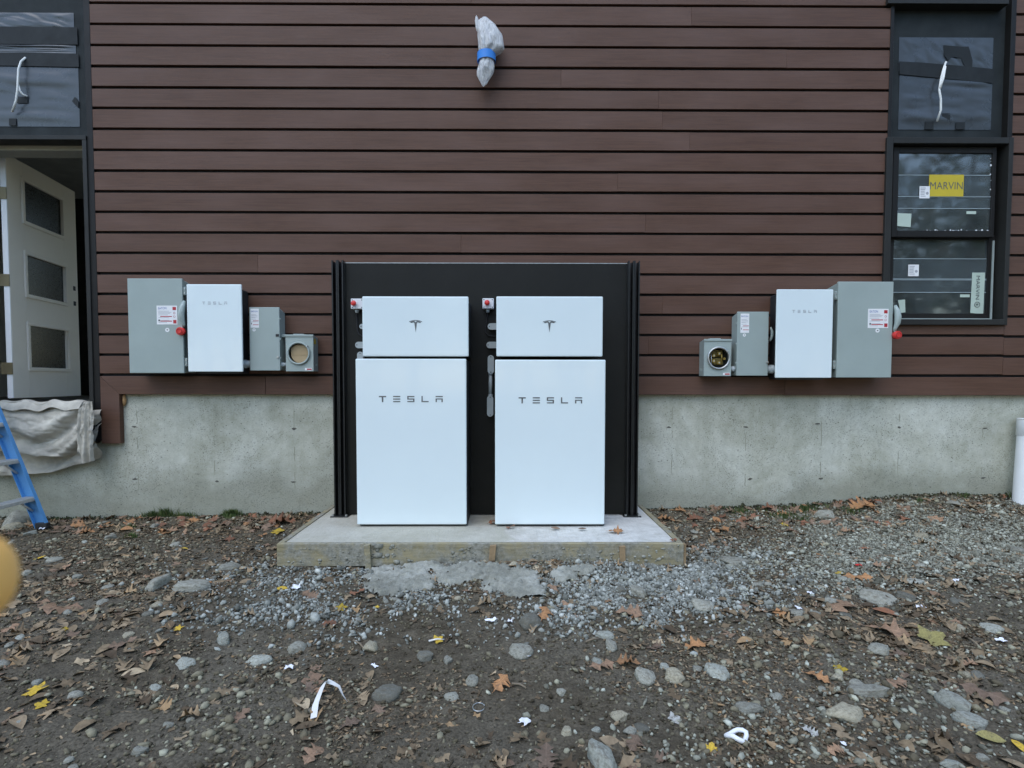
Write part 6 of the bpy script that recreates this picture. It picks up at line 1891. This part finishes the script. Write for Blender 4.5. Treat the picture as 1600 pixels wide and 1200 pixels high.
# ---- grass and moss along the wall
rg = RNG
Vs, Fs = [], []; off = 0
def tuft(px, py, spread, n, h):
    global off
    c = G(px, py)
    for _ in range(int(n * 1.7)):
        a = rg.uniform(0, 6.28); r = spread * abs(rg.normal()) * .6
        x, y = c.x + r * math.cos(a), min(.03, c.y + r * math.sin(a) * .6)
        z = float(gz(x, y)); L = h * rg.uniform(.5, 1.5); b = rg.uniform(0, 6.28); le = rg.uniform(.1, .8) * L
        w = rg.uniform(.0015, .0042)
        dx, dy = math.cos(b), math.sin(b)
        pts = [(x - w * dy, y + w * dx, z), (x + w * dy, y - w * dx, z), (x + dx * le * .35 + w * .7 * dy, min(.04, y + dy * le * .35), z + L * .6), (x + dx * le * .35 - w * .7 * dy, min(.04, y + dy * le * .35), z + L * .6), (x + dx * le, min(.042, y + dy * le), z + L * .9)]
        Vs.append(pts); Fs.append([(off, off + 1, off + 2), (off, off + 2, off + 3), (off + 3, off + 2, off + 4)]); off += 5
for a in [(245, 806, .10, 120, .05), (272, 803, .08, 110, .07), (300, 802, .12, 90, .035), (375, 800, .07, 260, .05), (360, 808, .06, 110, .03), (200, 826, .05, 70, .025), (150, 806, .15, 80, .02), (110, 805, .12, 60, .02),
          (1330, 800, .10, 90, .03), (1260, 797, .16, 170, .03), (1160, 800, .16, 120, .03), (1225, 808, .12, 150, .03), (1255, 812, .08, 90, .02), (1440, 783, .07, 50, .025), (1585, 780, .05, 60, .06), (1510, 778, .05, 40, .04), (205, 840, .04, 60, .03)]:
    tuft(*a)
gm = np_mesh('grass', np.array(Vs).reshape(-1, 3), np.array(Fs).reshape(-1, 3), M['grass'])
tag(link('grass', gm, None), 'thin green grass and weeds along the foot of the concrete wall', 'grass', kind='stuff')

# ================================================================== fingertip at the left edge, close to the lens
def skinned(name, chains, mat, parent, sub=2):
    V, E, Rr = [], [], []
    for ch in chains:
        b = len(V)
        for (co, r) in ch: V.append(co); Rr.append(r)
        E += [(b + i, b + i + 1) for i in range(len(ch) - 1)]
    me = bpy.data.meshes.new(name); me.from_pydata(V, E, [])
    o = bpy.data.objects.new(name, me); COL.objects.link(o); me.materials.append(mat)
    sk = o.modifiers.new('skin', 'SKIN'); sk.use_smooth_shade = True
    for i, d in enumerate(me.skin_vertices[0].data): d.radius = (Rr[i], Rr[i]); d.use_root = (i == 0)
    sb = o.modifiers.new('subdiv', 'SUBSURF'); sb.levels = sb.render_levels = sub
    if parent: o.parent = parent
    return o
def cam_pt(px, py, dist):
    v = ray(px, py)
    return cam.location + v * dist
FD = .085
tip = cam_pt(44, 906, FD)
# index finger pointing right into the view, the rest of the hand out of frame behind the lens plane
ax = Vector((1, .12, .0)).normalized(); sd = Vector((0, -1, .1)).normalized(); upv = Vector((0, .1, 1))
hand = empty('hand', tip + Vector((-.12, -.03, -.05)), 'blurred tan fingertip of a hand at the left edge', 'hand')
o0 = hand.location
def L(*p): return Vector(p) - o0
base = tip - ax * .060
pal = base + Vector((-.045, -.035, -.02))
fing = [[(L(*pal), .026), (L(*(base + Vector((-.010, -.012, -.004)))), .0145), (L(*(tip - ax * .040)), .0112), (L(*(tip - ax * .020)), .0100), (L(*(tip - ax * .0085)), .0090), (L(*(tip - ax * .003)), .0058)]]
skinned('index_finger', fing, M['skin'], hand)
for k, (dz, ln) in enumerate(((-.024, .9), (-.046, .75), (-.066, .55))):
    b0_ = pal + Vector((.012, -.008, dz))
    skinned('folded_finger', [[(L(*(pal + Vector((0, 0, dz * .5)))), .020), (L(*b0_), .011), (L(*(b0_ + Vector((.020 * ln, -.022, -.004)))), .0095), (L(*(b0_ + Vector((.004, -.042 * ln, -.008)))), .0085), (L(*(b0_ + Vector((-.016, -.036 * ln, -.010)))), .007)]], M['skin'], hand)
skinned('thumb', [[(L(*(pal + Vector((-.012, -.012, .015)))), .017), (L(*(pal + Vector((.002, -.034, .032)))), .0125), (L(*(pal + Vector((.016, -.052, .036)))), .0105), (L(*(pal + Vector((.022, -.064, .034)))), .007)]], M['skin'], hand)
skinned('palm', [[(L(*(pal + Vector((-.075, -.05, -.05)))), .028), (L(*(pal + Vector((-.04, -.025, -.035)))), .036), (L(*(pal + Vector((0, 0, -.028)))), .030), (L(*(pal + Vector((.008, -.002, -.05)))), .018)]], M['skin'], hand)

# ================================================================== wood behind the camera (seen in the window's reflections)
rg = np.random.default_rng(77)
Vs, Fs = [], []; off = 0
trunks = [(rg.uniform(9, 34), -rg.uniform(18, 40), rg.uniform(11, 18)) for _ in range(26)] + [(rg.uniform(-34, 34), -rg.uniform(22, 42), rg.uniform(7, 12.5)) for _ in range(60)]
bmw = bmesh.new()
leafV = []
for (x, y, h) in trunks:
    g = bmesh.ops.create_cone(bmw, cap_ends=False, segments=7, radius1=.22, radius2=.04, depth=h)
    bmesh.ops.translate(bmw, vec=(x, y, h / 2), verts=g['verts'])
    n = 430
    zz_ = h * rg.uniform(.30, 1.05, n); rr_ = (1.0 - np.abs(zz_ / h - .6)) * rg.uniform(.3, 3.0, n); aa = rg.uniform(0, 6.28, n)
    c = np.stack([x + rr_ * np.cos(aa), y + rr_ * np.sin(aa), zz_], 1)
    d1 = rg.normal(size=(n, 3)); d1 /= np.linalg.norm(d1, axis=1, keepdims=True); d2 = np.cross(d1, rg.normal(size=(n, 3))); d2 /= np.linalg.norm(d2, axis=1, keepdims=True)
    s = rg.uniform(.12, .34, (n, 1))
    leafV.append(np.stack([c - d1 * s, c + d2 * s * .6, c + d1 * s, c - d2 * s * .6], 1))
LV = np.concatenate(leafV).reshape(-1, 3)
LF = np.arange(len(LV)).reshape(-1, 4)
me = np_mesh('woodland', LV, LF, M['forest_leaf'])
wd = tag(link('woodland', me, None), 'wood of trees mirrored in the window', 'woodland', kind='stuff')
mt = bm_mesh(bmw, 'trunks')
tk = link('trunks', mt, M['bark'], wd); tk['kind'] = 'stuff'
